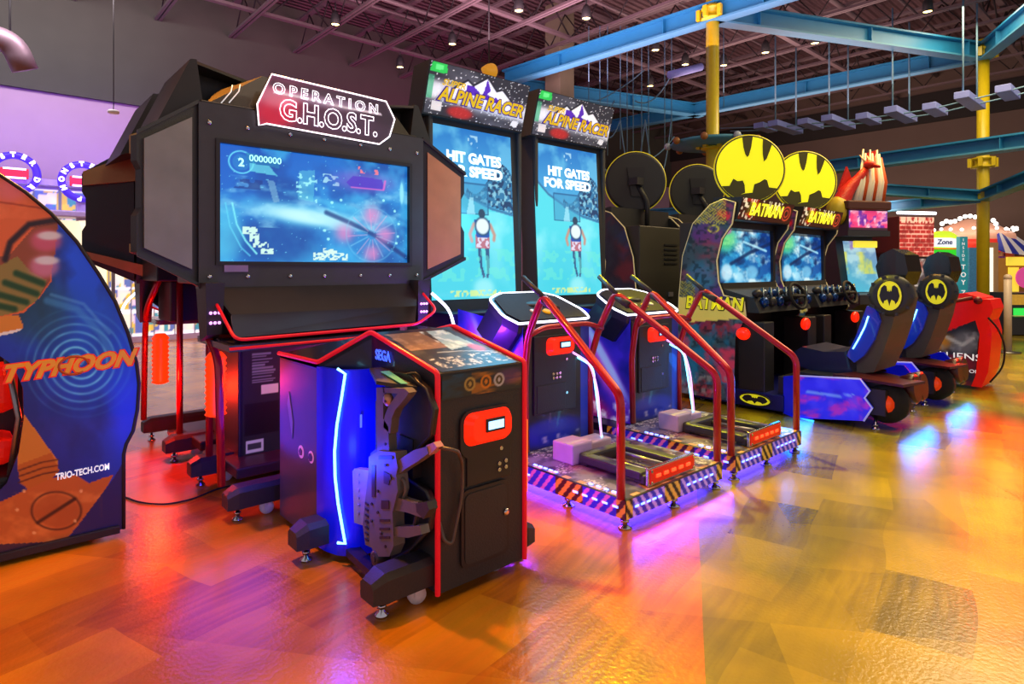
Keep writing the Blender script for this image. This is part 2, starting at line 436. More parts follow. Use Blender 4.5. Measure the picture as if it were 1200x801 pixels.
# square column behind the ski machines
c = pt(656, 120, 12.2)
MB(( c.x, c.y, 0)).box((c.x, c.y, 0), (c.x+.42, c.y+.42, 6.6), 0, .01).box((c.x-.02, c.y-.02, 0), (c.x+.44, c.y+.44, .25)).done('column', mat('tan_painted_column', '#74705e', .6, scale=6))
o = bpy.data.objects['column']; tag(o, 'tall square tan grey column rising to the ceiling behind the ski machines', 'column')

# ================================================================ ROPE COURSE OVERHEAD
fr = thing('ropes_course_frame', (10, 4, 0), 'overhead ropes course frame of sky blue beams on two round yellow poles', 'climbing frame')
FO = Vector((10, 4, 0))
def beam(a, b, h=.3, w=.2):
    a = Vector(a); b = Vector(b); d = (b-a).normalized(); n = Vector((-d.y, d.x, 0)).normalized(); up = Vector((0,0,1))
    m = MB(FO)
    def bar(w0, w1, z0, z1, mi):
        q = [n*w0+up*z0, n*w1+up*z0, n*w1+up*z1, n*w0+up*z1]; m.hexa([a+x for x in q], [b+x for x in q], mi)
    bar(-w/2, w/2, -h/2, -h/2+.03, 1); bar(-w/2, w/2, h/2-.03, h/2, 0); bar(-.012, .012, -h/2+.03, h/2-.03, 0)
    L = (b-a).length; k = .8
    while k < L-.3:
        p = a + d*k
        q = [n*(-w/2+.01)+up*(-h/2+.03), n*(w/2-.01)+up*(-h/2+.03), n*(w/2-.01)+up*(h/2-.03), n*(-w/2+.01)+up*(h/2-.03)]
        m.hexa([p+x for x in q], [p+d*.012+x for x in q], 0); k += 2.2
    return m.done('beam', [BLUEB, BLUEL], fr)
pole1 = pt(835, 100, 9.3); pole2 = pt(1152, 100, 11.0)
for p, zt in ((pole1, 5.45), (pole2, 5.35)):
    m = MB(FO); m.cyl((p.x, p.y, 0), (p.x, p.y, zt), .095, seg=20); po = m.done('pole', YEL, fr)
    for zc in (3.15, 5.1):
        m = MB(FO)
        m.lathe([(.1, -.1), (.17, -.09), (.17, -.06), (.12, -.05), (.12, .05), (.17, .06), (.17, .09), (.1, .1)], (p.x, p.y, zc), seg=20)
        for a in range(6):
            q = Vector((p.x + .2*math.cos(a*1.047), p.y + .2*math.sin(a*1.047), zc)); m.box(q-Vector((.03,.03,.08)), q+Vector((.03,.03,.08)))
        m.done('bolted_collar', YEL, po)
Z5 = 5.12
far1 = pt(592, 95, 12.9); far1.z = Z5
def at(px, py, z): return pz(px, py, z)
P1 = Vector((pole1.x, pole1.y, Z5)); P2 = Vector((pole2.x, pole2.y, Z5))
beam(P1, at(592, 92, Z5)); beam(P1, P1 + (P1 - at(592, 92, Z5)).normalized()*3)
beam(P1, P2); beam(P2, at(716, 148, Z5)); beam(at(600, 100, Z5), at(822, 130, Z5)); beam(P2, pt(1240, -10, 8.5))
P2l = P2.copy(); P2l.z = 3.3
beam(pt(962, 197, 12.2), pt(1300, 152, 8.6), .24, .3)
Z3 = 2.55
beam(at(1030, 222, Z3+.15), (P2.x, P2.y, Z3), .2); beam(at(1030, 243, Z3-.05), (P2.x, P2.y, Z3-.02), .2); beam((P2.x, P2.y, Z3), pt(1240, 195, 8.6), .2)
beam(at(560, 262, Z3), at(835, 247, Z3), .24); beam(at(700, 275, Z3-.1), at(960, 255, Z3-.1), .2)
# landing platforms with hardware round the near pole
m = MB(FO); m.lathe([(.12, 0), (.62, .02), (.62, .06), (.12, .08)], (pole1.x, pole1.y, 3.1), seg=18)
for a in range(9):
    q = Vector((pole1.x+.66*math.cos(a*.7), pole1.y+.66*math.sin(a*.7), 3.14)); m.ball(q, .055, 1 if a % 3 else 2, seg=8)
m.done('landing_platform', [BLUEL, mat('rusty_hardware', '#8a5a30', .5), mat('silver_padding', '#a0b0c8', .4)], fr)
# hanging plank bridge
A0 = pt(862, 152, 12.8); A1 = pt(1225, 100, 9.2)
br = thing('hanging_plank_bridge', (A0.x, A0.y, 0), 'suspended bridge of pale blue planks on cables crossing the upper right', 'rope bridge')
pl = [(897,149),(921,149),(950,145),(983,143),(1018,139),(1056,134),(1096,128),(1137,118),(1181,108)]
prev = None
for i, (x, y) in enumerate(pl):
    t = 12.3 - (x-897)/(1181-897)*2.7; p = pt(x, y, t)
    L = .36 if i % 2 == 0 else .56
    if i == 0: L = .3
    m = MB(A0*0 + Vector((A0.x, A0.y, 0))); m.box(p-Vector((L, .1, .06)), p+Vector((L, .1, .05)), 0, .008); m.done('plank', PLANK, br)
    if i % 2 == 0: continue
    m = MB(Vector((A0.x, A0.y, 0)))
    for sx in (-.8, .8):
        q = p + Vector((L*sx, 0, 0)); m.tube([q, (q.x, q.y, 5.7)], .014, 6)
    m.done('hanger_rope', ROPE, br, split=True)
for sx in (-.2, .2):
    pts = [pt(850, 152, 12.7)+Vector((sx,0,0))] + [pt(x, y, 12.3-(x-897)/284*2.7)+Vector((sx,0,-.03)) for x, y in pl] + [pt(1235, 96, 9.1)+Vector((sx,0,0))]
    MB(Vector((A0.x, A0.y, 0))).tube(pts, .012, 6).done('cable', ROPE, br)
# looped ropes left of the near pole
ro = thing('hanging_rope_loops', tuple(pt(720, 100, 11).xy) + (0,), 'curtain of thin pale ropes with sagging loops behind the ski machines', 'ropes')
RO = Vector((*pt(720, 100, 11).xy, 0))
def sag(x0, y0, x1, y1, t, s, n=12):
    a = pt(x0, y0, t); b = pt(x1, y1, t+.3); return [a.lerp(b, k/n) - Vector((0,0,s*4*(k/n)*(1-k/n))) for k in range(n+1)]
for (x, y1) in ((703,185),(712,182),(727,175),(735,190),(742,180),(752,185),(760,195),(779,172),(787,165),(848,125),(690,130)):
    a = pt(x, y1, 11); MB(RO).tube([a, (a.x, a.y, 5.6)], .008, 5).done('rope', ROPE, ro)
for q in ((703,150,727,140,.25),(690,126,720,118,.2),(727,142,756,140,1.0),(756,140,787,138,1.1),(703,184,735,184,.35),(735,186,790,160,.2),(700,118,755,82,.05),(744,118,790,80,.25)):
    MB(RO).tube(sag(q[0], q[1], q[2], q[3], 11, q[4]), .012, 5).done('rope_loop', ROPE, ro)
m = MB(RO); a = pt(784, 88, 11); b = pt(822, 78, 11.2); m.tube([a, b], .07, 8); m.done('foot_bar', PLANK, ro)

# ================================================================ CEILING FIXTURES
def canlight(px, py, z, label, r=.075):
    p = pz(px, py, z); t = thing('ceiling_downlight', (p.x, p.y, p.z), label, 'ceiling light', 'downlights hung from the roof joists')
    m = MB(); m.lathe([(r*.5, .24), (r, .16), (r*1.15, 0), (r*1.05, -.005), (r*.9, .03)], (0,0,0), seg=16); m.done('shade', BLACK2, t)
    m = MB(); m.lathe([(.005, .02), (r*.88, .018), (r*.88, .012), (.005, .0)], (0,0,0), seg=16); m.done('bulb', LAMPW, t)
    m = MB(); m.cyl((0,0,.22), (0,0,max(.4, 5.8-z)), .012, seg=6); m.done('stem', BLACK2, t)
    return p
for x, y, z, l in ((393,29,5.6,'warm downlight above the large shooting game sign, leftmost of the ceiling lamps'),
    (608,13,5.6,'small warm downlight just left of the top of the tan column'),(687,22,5.6,'warm downlight just right of the top of the tan column'),
    (768,59,5.5,'warm downlight seen through the ropes left of the near yellow pole'),(803,76,5.5,'faint downlight next to the purple foot bar by the near yellow pole'),
    (762,101,5.4,'tiny downlight low among the hanging ropes'),(848,77,5.5,'small downlight just right of the near yellow pole'),
    (897,62,5.5,'bright warm downlight above the first yellow emblem disc, right of the near pole'),(955,51,5.5,'warm downlight between two blue beams, above the second yellow emblem disc'),
    (1087,14,5.6,'warm downlight near the top right, above the far yellow pole'),(530,52,5.6,'faint downlight above the first ski machine header'),
    (469,79,5.4,'small pale lamp on the ceiling right of the outlined sign'),(690,119,5.3,'tiny lamp low behind the second ski machine header'),
    (607,140,5.2,'tiny lamp seen between the two ski machine headers')):
    canlight(x, y, z, l)
# yellow horn by the first ski machine
p = pt(573, 83, 9)
m = MB(p); m.lathe([(.03,-.16),(.06,-.1),(.1,-.02),(.12,.05),(.09,.1),(.02,.12)], p, axis=(1,.3,.1), seg=16); m.cyl(p, (p.x, p.y, 5.8), .012, seg=6, m=1)
tag(m.done('spotlight', [mat('amber_spot_housing', '#c08a28', .4, emit='#ffb030', es=.4), BLACK2]), 'amber round stage lamp hung beside the first ski machine header', 'spotlight')
# duct + pendant at upper left
p = pt(14, 48, 8.0)
t = thing('air_duct', (p.x, p.y, p.z), 'round mauve grey duct elbow hanging at the upper left', 'duct')
DU = mat('mauve_duct_metal', '#8a7484', .45, .5)
m = MB(p); m.tube(fillet([p+Vector((-2.5, -.1, .02)), p+Vector((0,0,0)), p+Vector((.14, .06, -.34))], .25, 6), .15, 16); m.done('pipe', DU, t)
m = MB(p); m.tube([p+Vector((-.02,0,.1)), (p.x-.02, p.y, 5.8)], .012, 6); m.done('hanger_rod', BLACK2, t)
p = pt(133, 131, 8)
t = thing('pendant_disc', (p.x, p.y, p.z), 'small white disc hanging on a thin cord in front of the mauve wall', 'pendant')
m = MB(p); m.lathe([(.02,.03),(.06,.02),(.07,0),(.06,-.02),(.02,-.025)], p, seg=16); m.done('disc', WHITE, t)
m = MB(p); m.tube([p+Vector((0,0,.02)), (p.x, p.y, 5.8)], .006, 5); m.done('cord', BLACK2, t)

# ================================================================ helpers for machines
def foot(m, x, y, top, mi=0, r=.025):
    m.lathe([(r, 0), (r, .008), (r*.4, .018), (r*.3, top)], (x, y, 0), seg=14, m=mi)
    m.lathe([(r*.7, 0), (r*.7, .012)], (x, y, .03), seg=6, m=mi)
def outrigger(off, parent, u0, u1, v, w=.12, z0=.07, z1=.17):
    c = .035
    m = MB(off); pr = [(v-w/2, z0), (v+w/2, z0), (v+w/2, z1-c*.6), (v+w/2-c*.6, z1), (v-w/2+c*.6, z1), (v-w/2, z1-c*.6)]
    def sec(u, k): return [(u, v+(p[0]-v)*k, z0+(p[1]-z0)*(.72 if k < 1 and p[1] > z0+.01 else 1)) for p in pr]
    m.hexa(sec(u0, .78), sec(u0+.05, 1)); m.hexa(sec(u0+.05, 1), sec(u1-.05, 1)); m.hexa(sec(u1-.05, 1), sec(u1, .78))
    o = m.done('foot_beam', BLACK2, parent)
    for u, s in ((u0+.06, 1), (u1-.06, -1)):
        m = MB(off); foot(m, u, v, z0+.005); m.done('levelling_foot', CHROME, o)
        m = MB(off); cu = u+s*.14
        m.lathe([(.008,-.02),(.034,-.018),(.036,0),(.034,.018),(.008,.02)], (cu, v-.01, .037), axis=(.3,1,0), seg=18); m.box((cu-.018, v-.03, .03), (cu+.018, v-.022, z0+.01)); m.done('caster', WHITE, o)
    return o
def coin_unit(off, parent, u0, u1, z0, z1, v, disp=True):
    """red glowing card reader with a small display, on a face looking towards -Y"""
    m = MB(off); pts = rrect(u0, u1, z0, z1, min(u1-u0, z1-z0)*.3)
    cx, cz = (u0+u1)/2, (z0+z1)/2
    m.hexa([(x, v, z) for x, z in pts], [(cx+(x-cx)*.8, v-.035, cz+(z-cz)*.75+.004) for x, z in pts])
    o = m.done('card_reader', REDLAMP, parent)
    if disp:
        w = (u1-u0)*.2; h = (z1-z0)*.2; x0 = cx+w*.2; zc = cz+h*.5
        MB(off).box((x0-w, v-.042, zc-h), (x0+w, v-.033, zc+h), 0, .003).box((x0-w*.8, v-.044, zc-h*.6), (x0+w*.8, v-.041, zc+h*.6), 1).done('display', [BLACK, mat('pale_blue_display', '#90c8ff', .3, emit='#90c8ff', es=2.5)], o)
    return o

# ================================================================ SHOOTING CABINET
GO = Vector((1.55, 4.15, 0))
gc = thing('shooting_game_cabinet', GO, 'huge black shooting game cabinet with wide blue screen and outlined glowing sign', 'arcade machine', 'back to back shooting cabinets')
m = MB(GO); m.box((1.18, 3.72, .1), (1.86, 4.12, 1.2), 0, .008); m.box((1.1, 3.5, .1), (2.0, 4.1, .16), 0, .01); ped = m.done('pedestal', BLACK, gc)
def lab(A):
    A.fill('#1a1c22'); A.poly([(.25,.84),(.95,.84),(.95,.98),(.25,.98)], '#c8c4bc'); A.mix(((A.Y > .86)*(A.Y < .97)*(A.X > .32)*(A.X < .88)*((A.Y*40) % 1 < .4))*.8, '#333')
    m_ = (A.Y > .55)*(A.Y < .78)*(A.X > .25)*(A.X < .25+.7*vnoise(A.X*0, np.floor(A.Y*46), 3)**.4); A.mix(m_*((A.Y*46) % 1 < .5)*.7, '#8a9098')
    A.poly([(.5,.46),(.95,.46),(.95,.53),(.5,.53)], '#b8b4a8'); A.poly([(.05,.16),(.98,.16),(.98,.40),(.05,.40)], '#08090c'); A.poly([(.1,.03),(.55,.03),(.55,.12),(.1,.12)], '#a8a8b0'); A.poly([(.14,.05),(.5,.05),(.5,.10),(.14,.10)], '#303038')
panel('label_plate', ped, GO, [(1.2,3.715,.15),(1.42,3.715,.15),(1.42,3.715,.93),(1.2,3.715,.93)], 50, 130, lab, pmat('label_added_glow', .3, .4))  # label is plain print; its slight glow is added to brighten it
for v in (3.2, 3.85): outrigger(GO, gc, .95, 2.15, v)
for u in (.93, 2.17):
    s = 1 if u < 1.5 else -1
    MB(GO).tube(fillet([(u+s*.05, 3.62, 1.2), (u-s*.01, 3.5, .98), (u+s*.02, 3.3, .8), (u+s*.02, 3.25, .17)], .08), .02, 10).done('tube_frame', RED, gc)
    MB(GO).tube([(u+s*.12, 3.82, .17), (u+s*.12, 3.82, 1.25)], .02, 10).done('tube_frame', RED, gc)
    m = MB(GO); prof = [(.03, 0)]
    for k in range(11): prof += [(.055, .012+k*.03), (.045, .027+k*.03)]
    prof += [(.03, .345)]
    m.lathe(prof, (u+s*.07, 3.52, .46), seg=20); m.done('ribbed_lamp', mat('orange_ribbed_lamp', '#e84810', .35, emit='#ff3a08', es=.9), gc)
    m = MB(GO); m.hexa([(u-.035, 3.30, .92), (u+.035, 3.30, .92), (u+.035, 3.42, .88), (u-.035, 3.42, .88)], [(u-.045, 3.28, 1.18), (u+.045, 3.28, 1.18), (u+.045, 3.46, 1.18), (u-.045, 3.46, 1.18)]); m.done('side_speaker', BLACK2, gc)
    m = MB(GO)
    for k in range(6): m.ball((u-.02+.02*(k%3), 3.286+.0, .98+.05*(k//3)), .008, seg=8)
    m.done('control_buttons', LEDP, gc, split=True)
# screen housing + bezel
m = MB(GO); m.box((.9, 3.44, 1.17), (2.2, 3.9, 2.1), 0, .01); m.box((1.0, 3.9, 1.25), (2.1, 4.08, 2.0), 0, .02); m.done('screen_housing', BLACK, gc)
m = MB(GO)
U0, U1, V0, V1 = .88, 2.23, 1.15, 2.1; a0, a1, b0, b1 = .98, 2.12, 1.29, 1.905
for (x0, x1, z0, z1) in ((U0, a0, V0, V1), (a1, U1, V0, V1), (a0, a1, V0, b0), (a0, a1, b1, V1)):
    m.box((x0, 3.385, z0), (x1, 3.44, z1), 0)
for (x0,x1,z0,z1) in ((a0-.02,a0,b0-.02,b1+.02),(a1,a1+.02,b0-.02,b1+.02),(a0,a1,b0-.02,b0),(a0,a1,b1,b1+.02)): m.box((x0,3.375,z0),(x1,3.39,z1),1)
for x in (.93, 1.12, 1.35, 1.55, 1.78, 1.98, 2.18):
    for z in (1.21, 2.0):
        m.lathe([(.011,0),(.011,.006),(.006,.008)], (x, 3.385, z), axis=(0,-1,0), seg=10, m=2)
bz = m.done('bezel', [BEZEL, BLACK, CHROME], gc)
MB(GO).box((1.0, 3.375, 1.235), (1.12, 3.384, 1.27)).done('serial_sticker', mat('mauve_sticker', '#9a86b0', .5), bz)
def gs(A):
    A.grad('#1560c8', '#2090d8', (0,.9), (.9,.1))
    A.cloud('#0a3f98', 5, 3, .45, .7, 3, .6); A.cloud('#40b8f0', 7, 4, .5, .75, 9, .7)
    A.ell(.25, .18, .22, .2, '#0c3c90', .6, .5); A.ell(.3, .62, .12, .14, '#0e4aa0', .6, .4)
    A.ell(.45, .42, .30, .09, '#70d8f8', .9, .9, rot=-.22); A.ell(.42, .42, .2, .06, '#c8fbff', .95, .8, rot=-.2); A.cloud('#a8ecff', 9, 9, .5, .7, 41, .5, (A.Y > .3)*(A.Y < .75))
    A.ell(.7, .5, .35, .03, '#4cc0f0', .7, .8, rot=-.35); A.line([(.52,.47),(.66,.38),(.8,.27),(1,.05)], .012, '#0a2a70', .7, .55)
    A.poly([(.37,.58),(.45,.56),(.46,.86),(.38,.84)], '#6cd8e8', .45); A.speck('#a8ffff', 60, 45, .72, 4, .8, (A.X > .36)*(A.X < .47)*(A.Y > .55)*(A.Y < .82))
    A.speck('#b8ffff', 50, 50, .6, 14, .8, (A.X > .5)*(A.X < .59)*(A.Y > .68)*(A.Y < .84))
    for k in range(16):
        a = k*math.pi/8 + .1; x, y = .78, .28
        A.line([(x+.03*math.cos(a), y+.055*math.sin(a)), (x+.14*math.cos(a), y+.25*math.sin(a))], .0035, '#8ce4ff' if k % 2 else '#f8b8e0', .45, .55)
    for dx, dy in ((0,.19),(0,-.19),(.08,0),(-.16,0)): A.ell(.78+dx, .28+dy, .045, .075, '#ee88c8', .8, 1.3)
    A.ell(.78, .28, .15, .27, '#7fd8f8', .35, ring=.03)
    A.ell(.73, .80, .17, .1, '#9a5cd0', .55, .8); A.poly([(.63,.78),(.67,.85),(.84,.84),(.86,.73),(.66,.73)], '#5038c8', .8); A.line([(.66,.735),(.85,.735),(.86,.83)], .006, '#e070d0', .9)
    A.speck('#ff8090', 60, 40, .5, 21, .9, (A.X > .70)*(A.X < .82)*(A.Y > .88)*(A.Y < .95))
    A.ell(.1, .86, .055, .095, '#70e8ff', 1, ring=.06); A.ell(.1, .86, .04, .07, '#2890d0', .5); A.poly([(.13,.86),(.28,.84),(.27,.93),(.12,.95)], '#1e7fb8', .7); A.poly([(.14,.79),(.27,.77),(.23,.85),(.14,.86)], '#70e4f0', .7)
    A.speck('#123a88', 40, 30, .45, 31, .7, (A.X > .06)*(A.X < .2)*(A.Y > .63)*(A.Y < .72))
    A.poly([(.22,.73),(.255,.72),(.28,.54),(.25,.53)], '#88b8d8', .6)
    A.line([(.06,.5),(.08,.32),(.12,.18),(.17,.07)], .004, '#90ffff', .9, .55); A.line([(.03,.5),(.05,.3),(.1,.12),(.14,.05)], .003, '#60d8f8', .8, .55)
    A.ell(.03, .25, .08, .25, '#60d8f4', .5, .5)
    for x, y, w, h in ((.11,.27,.07,.06),(.13,.21,.04,.07),(.16,.15,.07,.05),(.19,.09,.06,.05)): A.speck('#d8fff0', 70, 60, .38, int(x*99), .95, (abs(A.X-x-.03) < w/2)*(abs(A.Y-y) < h/2))
    A.ell(.965, .72, .012, .11, '#b8ffff', .95, .3); A.ell(.97, .72, .02, .15, '#58c8f0', .4, .3)
    for x, y in ((.85,.63),(.92,.53),(.945,.4),(.94,.27),(.93,.2),(.51,.3),(.53,.22),(.6,.6),(.55,.57)): A.ell(x, y, .008, .014, '#a8ffff', .9, .2)
    A.speck('#e0fff0', 90, 70, .45, 55, .95, (A.X > .45)*(A.X < .64)*(A.Y > .02)*(A.Y < .09)); A.speck('#e0fff0', 60, 60, .4, 57, .95, (A.X > .5)*(A.X < .58)*(A.Y > .08)*(A.Y < .13))
    A.speck('#7ce8ff', 120, 70, .965, 8, .7)
sc = panel('screen', gc, GO, [(a0,3.405,b0),(a1,3.405,b0),(a1,3.405,b1),(a0,3.405,b1)], 250, 140, gs, SCR)
MB(GO).text('2', (1.093, 3.40, 1.815), (1,0,0), (0,0,1), .06, 0, .001, bold=.002).text('0000000', (1.22, 3.40, 1.845), (1,0,0), (0,0,1), .05, 0, .001, bold=.0005).done('screen_digits', mat('cyan_screen_text', '#b0fff0', .5, emit='#a8ffe8', es=1.1), sc)
# privacy wings
for s in (-1, 1):
    cx = 1.555; r_ = cx + s*.675; e_ = cx + s*.96
    root = [(r_, 3.40, 1.18), (r_, 3.40, 2.09)]; tip = [(e_, 3.32, 1.33), (e_, 3.32, 1.88)]
    m = MB(GO); q = [root[0], tip[0], (e_, 3.32, 1.5), (e_-s*.02, 3.326, 1.54), (e_-s*.02, 3.326, 1.72), (e_, 3.32, 1.76), tip[1], root[1]]; m.slab(q, (s*.015, .05, 0))
    wg = m.done('side_wing', BLACK2, gc)
    def lerp(a, b, k): return Vector(a).lerp(Vector(b), k)
    m = MB(GO); i0 = lerp(root[0], tip[0], .12)+Vector((0,0,.05)); i1 = lerp(root[0], tip[0], .9)+Vector((0,0,.035)); i2 = lerp(root[1], tip[1], .9)-Vector((0,0,.035)); i3 = lerp(root[1], tip[1], .12)-Vector((0,0,.05))
    m.slab([i0, i1, i2, i3], (-s*.003, -.01, 0)); m.done('wing_panel', mat('satin_silver_panel', '#8e8a86', .35, .4, scale=6, var=.25) if s < 0 else mat('silver_panel_orange_reflection', '#d89a70', .32, .4, scale=5, var=.3), wg)  # right panel is the same silver; its copper colour paints in an orange reflection
    m = MB(GO); m.slab([tip[0], root[0], (r_, 3.386, 1.18), (e_-s*.0, 3.30, 1.33)], (0, 0, -.02)); m.slab([tip[1], root[1], (r_, 3.386, 2.09), (e_, 3.30, 1.88)], (0,0,.02)); m.done('wing_lip', CHAR, wg, split=True)
    # rear spine of the wing: plywood edging
    m = MB(GO); m.slab([(r_-s*.06, 3.46, 1.86), (e_+s*.01, 3.38, 1.80), (e_+s*.01, 3.38, 1.89), (r_-s*.06, 3.46, 2.07)], (s*.004, .03, 0)); m.slab([(r_-s*.06, 3.46, 1.19), (e_+s*.01, 3.38, 1.33), (e_+s*.01, 3.38, 1.37), (r_-s*.06, 3.46, 1.27)], (s*.004, .03, 0)); m.done('wing_brace', WOODPLY, wg, split=True)
# angular hoods
for s in (-1, 1):
    cx = 1.55; f = lambda a: cx + s*a
    m = MB(GO)
    m.hexa([(f(.865), 3.46, 1.93), (f(.69), 3.46, 2.33), (f(.66), 3.46, 2.335), (f(.62), 3.46, 2.04)], [(f(.865), 4.0, 1.93), (f(.69), 4.0, 2.33), (f(.66), 4.0, 2.335), (f(.62), 4.0, 2.04)])
    m.hexa([(f(.69), 3.46, 2.33), (f(.34), 3.56, 2.30), (f(.34), 3.56, 2.28), (f(.66), 3.46, 2.31)], [(f(.69), 4.0, 2.33), (f(.34), 4.0, 2.30), (f(.34), 4.0, 2.28), (f(.66), 4.0, 2.31)])
    m.slab([(f(.66), 3.62, 2.32), (f(.36), 3.66, 2.29), (f(.4), 3.62, 2.08), (f(.66), 3.62, 2.08)], (0, .02, 0))
    m.done('angular_hood', BLACK, gc)
# header: smoked panel behind, outlined sign in front
m = MB(GO); m.slab([(.92, 3.44, 2.1), (2.18, 3.44, 2.1), (2.1, 3.5, 2.24), (1.98, 3.5, 2.33), (1.24, 3.5, 2.33), (1.0, 3.5, 2.2)], (0, .05, 0)); m.box((.9, 3.42, 2.08), (2.2, 3.6, 2.12), 0, .005)
hd = m.done('header_board', mat('smoked_panel', '#1c1a1e', .4, coat=.2), gc)
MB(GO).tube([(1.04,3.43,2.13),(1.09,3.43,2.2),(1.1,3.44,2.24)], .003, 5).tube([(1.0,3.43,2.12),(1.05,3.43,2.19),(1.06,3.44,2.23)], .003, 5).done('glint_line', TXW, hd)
HV = 3.362
hp = [pv(303,147,HV), pv(301,122,HV), pv(318,87,HV), pv(452,119,HV), pv(462,140,HV), pv(456,160,HV), pv(444,169,HV), pv(312,145,HV)]
hp = [Vector((p.x, HV, p.z)) for p in hp]
def hart(A):
    A.grad('#6a3850', '#3c323e', (300,120), (460,130)); A.ell(325, 130, 26, 18, '#e02848', .9, .6); A.ell(330, 112, 25, 14, '#e890a8', .8, .6)
    A.ell(385, 118, 45, 9, '#b8a8c8', .6, .5, rot=.2); A.line([(320,98),(452,124)], 4, '#40303c', .7); A.ell(400, 145, 60, 12, '#5c4860', .5, .6, rot=.2)
    A.line([(322,108),(446,134)], 1.2, '#f0e8f0', .95)
sg = polypanel('marquee_sign', gc, GO, hp, .012, hart, pmat('sign_artwork', .35, .3))
m = MB(GO); m.slab([p+Vector((0,.004,0)) for p in hp], (0, .03, 0)); m.done('sign_box', BLACK, gc)
m = MB(GO); m.tube([p+Vector((0,-.006,0)) for p in hp], .0042, 6, closed=True); m.done('glowing_border', TXG, sg)
m = MB(GO); xd = (hp[3]-hp[2]).normalized(); m.text('O P E R A T I O N', Vector((1.565, HV-.004, 2.228)), (1,0,-.018), (0.018,0,1), .078, outline=.0016, bold=.002, fit=.64)
m.text('G.H.O.S.T.', Vector((1.58, HV-.004, 2.115)), (1,0,-.018), (.018,0,1), .155, outline=.0024, bold=.005, fit=.60); m.done('outlined_lettering', TXG, sg)
# metal apron and shelf under the screen
m = MB(GO); m.slab([(.93, 3.38, 1.155), (2.18, 3.38, 1.155), (2.1, 3.26, 1.02), (1.0, 3.26, 1.02)], (0, .02, -.01)); m.slab([(1.0, 3.26, 1.02), (2.1, 3.26, 1.02), (1.98, 3.09, .94), (.96, 3.09, .92)], (0, .01, -.012)); m.done('apron', mat('dark_metallic_apron', '#3c3a3e', .28, .7), gc)
m = MB(GO); m.slab([(.93,3.06,.885),(2.12,3.06,.895),(2.12,3.6,.9),(.93,3.6,.89)], (0,0,-.03)); m.done('shelf', mat('glossy_blue_grey_shelf', '#5a5a7c', .2, .5), gc)
m = MB(GO); m.tube(fillet([(.93,3.4,1.15),(.96,3.07,.91),(1.98,3.07,.925),(2.14,3.1,1.0),(2.18,3.4,1.15)], .05), .008, 8); m.tube([(.93,3.06,.87),(2.12,3.06,.88)], .007, 8); m.done('red_edging', REDTRIM, gc)
m = MB(GO); m.tube(fillet([(2.17, 3.2, 1.1), (2.25, 3.12, 1.0), (2.28, 3.1, .86)], .06), .009, 8); m.done('led_tube', LEDW, gc)
m = MB(GO); m.box((1.0, 3.45, .9), (2.1, 3.8, 1.17), 0, .01);  m.done('lower_housing', BLACK, gc)
# its twin behind, facing the other way
g2 = copytree(gc); g2.rotation_euler.z = math.pi; g2['label'] = 'second black shooting cabinet seen from behind, standing back to back with the first'

# ================================================================ GUN CONSOLE
KO = Vector((1.545, 2.5, 0))
kc = thing('gun_console', KO, 'black gun pedestal with red edge trim and red card reader before the wide screen', 'arcade console')
L0, L1, KF = 1.31, 1.74, 1.89
m = MB(KO); m.prism([(KF, .04), (2.2, .04), (2.2, .925), (KF, .86)], 'x', L0, L1); m.done('front_cabinet', BLACK2, kc)
m = MB(KO); m.prism([(2.2, .925), (2.39, .975), (3.05, .83), (3.05, .80), (2.2, .80)], 'x', L0, L1); m.slab([(L0, 2.39, .80), (L0, 2.39, .975), (1.165, 2.60, .835), (1.165, 2.60, .80)], (.03, .02, 0)); m.slab([(1.165, 2.6, .80), (1.165, 2.6, .835), (1.165, 3.05, .835), (1.165, 3.05, .80)], (.2, 0, 0)); m.slab([(1.165,2.6,.83),(L0,2.39,.97),(L0,3.05,.84),(1.165,3.05,.83)], (0,0,-.02)); roof = m.done('roof_housing', mat('deep_blue_gloss', '#10123c', .3, coat=.4), kc)
m = MB(KO); m.slab([(1.165, 3.05, .03), (1.165, 2.56, .03), (1.20, 2.46, .03), (1.26, 2.42, .03), (1.44, 2.37, .03), (L1, 2.37, .03), (L1, 3.08, .03)], (0,0,.77)); m.done('rear_cabinet', mat('brown_grey_side', '#4c4450', .35, scale=5, var=.3), kc)
# blue curved back panel of the gun bay
import itertools
pts = [Vector(p) for p in ((1.155,2.60),(1.158,2.53),(1.185,2.44),(1.24,2.395),(1.34,2.37),(1.44,2.345))]
cur = fillet([Vector((p.x,p.y,0)) for p in pts], .03, 4)
m = MB(KO); m.hexa([(p.x,p.y,.03) for p in cur]+[(p.x+.02,p.y+.015,.03) for p in reversed(cur)], [(p.x,p.y,.82) for p in cur]+[(p.x+.02,p.y+.015,.82) for p in reversed(cur)])
bp = m.done('blue_gun_bay', BLUEP, kc)
m = MB(KO); m.slab([(1.20, 2.41, .035), (1.18, 2.1, .035), (1.22, 2.1, .035), (1.26, 2.41, .035)], (0,0,.03)); m.box((1.34, 2.2, .05), (L1, 2.4, .09)); m.done('bay_floor_rail', mat('violet_black', '#241838', .4), kc)
pl = [pu(x, y, 1.19) for x, y in ((415,441),(411,470),(406,500),(403,530),(402,560),(402,590),(405,620),(411,642))]
cv = lambda z: math.sin(math.pi*min(1, max(0, (z-.1)/.68)))
pl = [Vector((1.192 - .022*cv(p.z), 2.40 + .055*cv(p.z), p.z)) for p in pl]
MB(KO).tube([pl[0]+Vector((-.02,.03,.02))]+pl+[pl[-1]+Vector((-.02,.03,0))], .006, 8).done('led_strip', LEDC, bp)
m = MB(KO); m.text('1', (1.255, 2.382, .60), Vector((.97,-.24,0)), (0,0,1), .08, 0, .002); m.done('numeral', mat('pale_blue_print', '#7090ff', .4, emit='#7090ff', es=.6), bp)
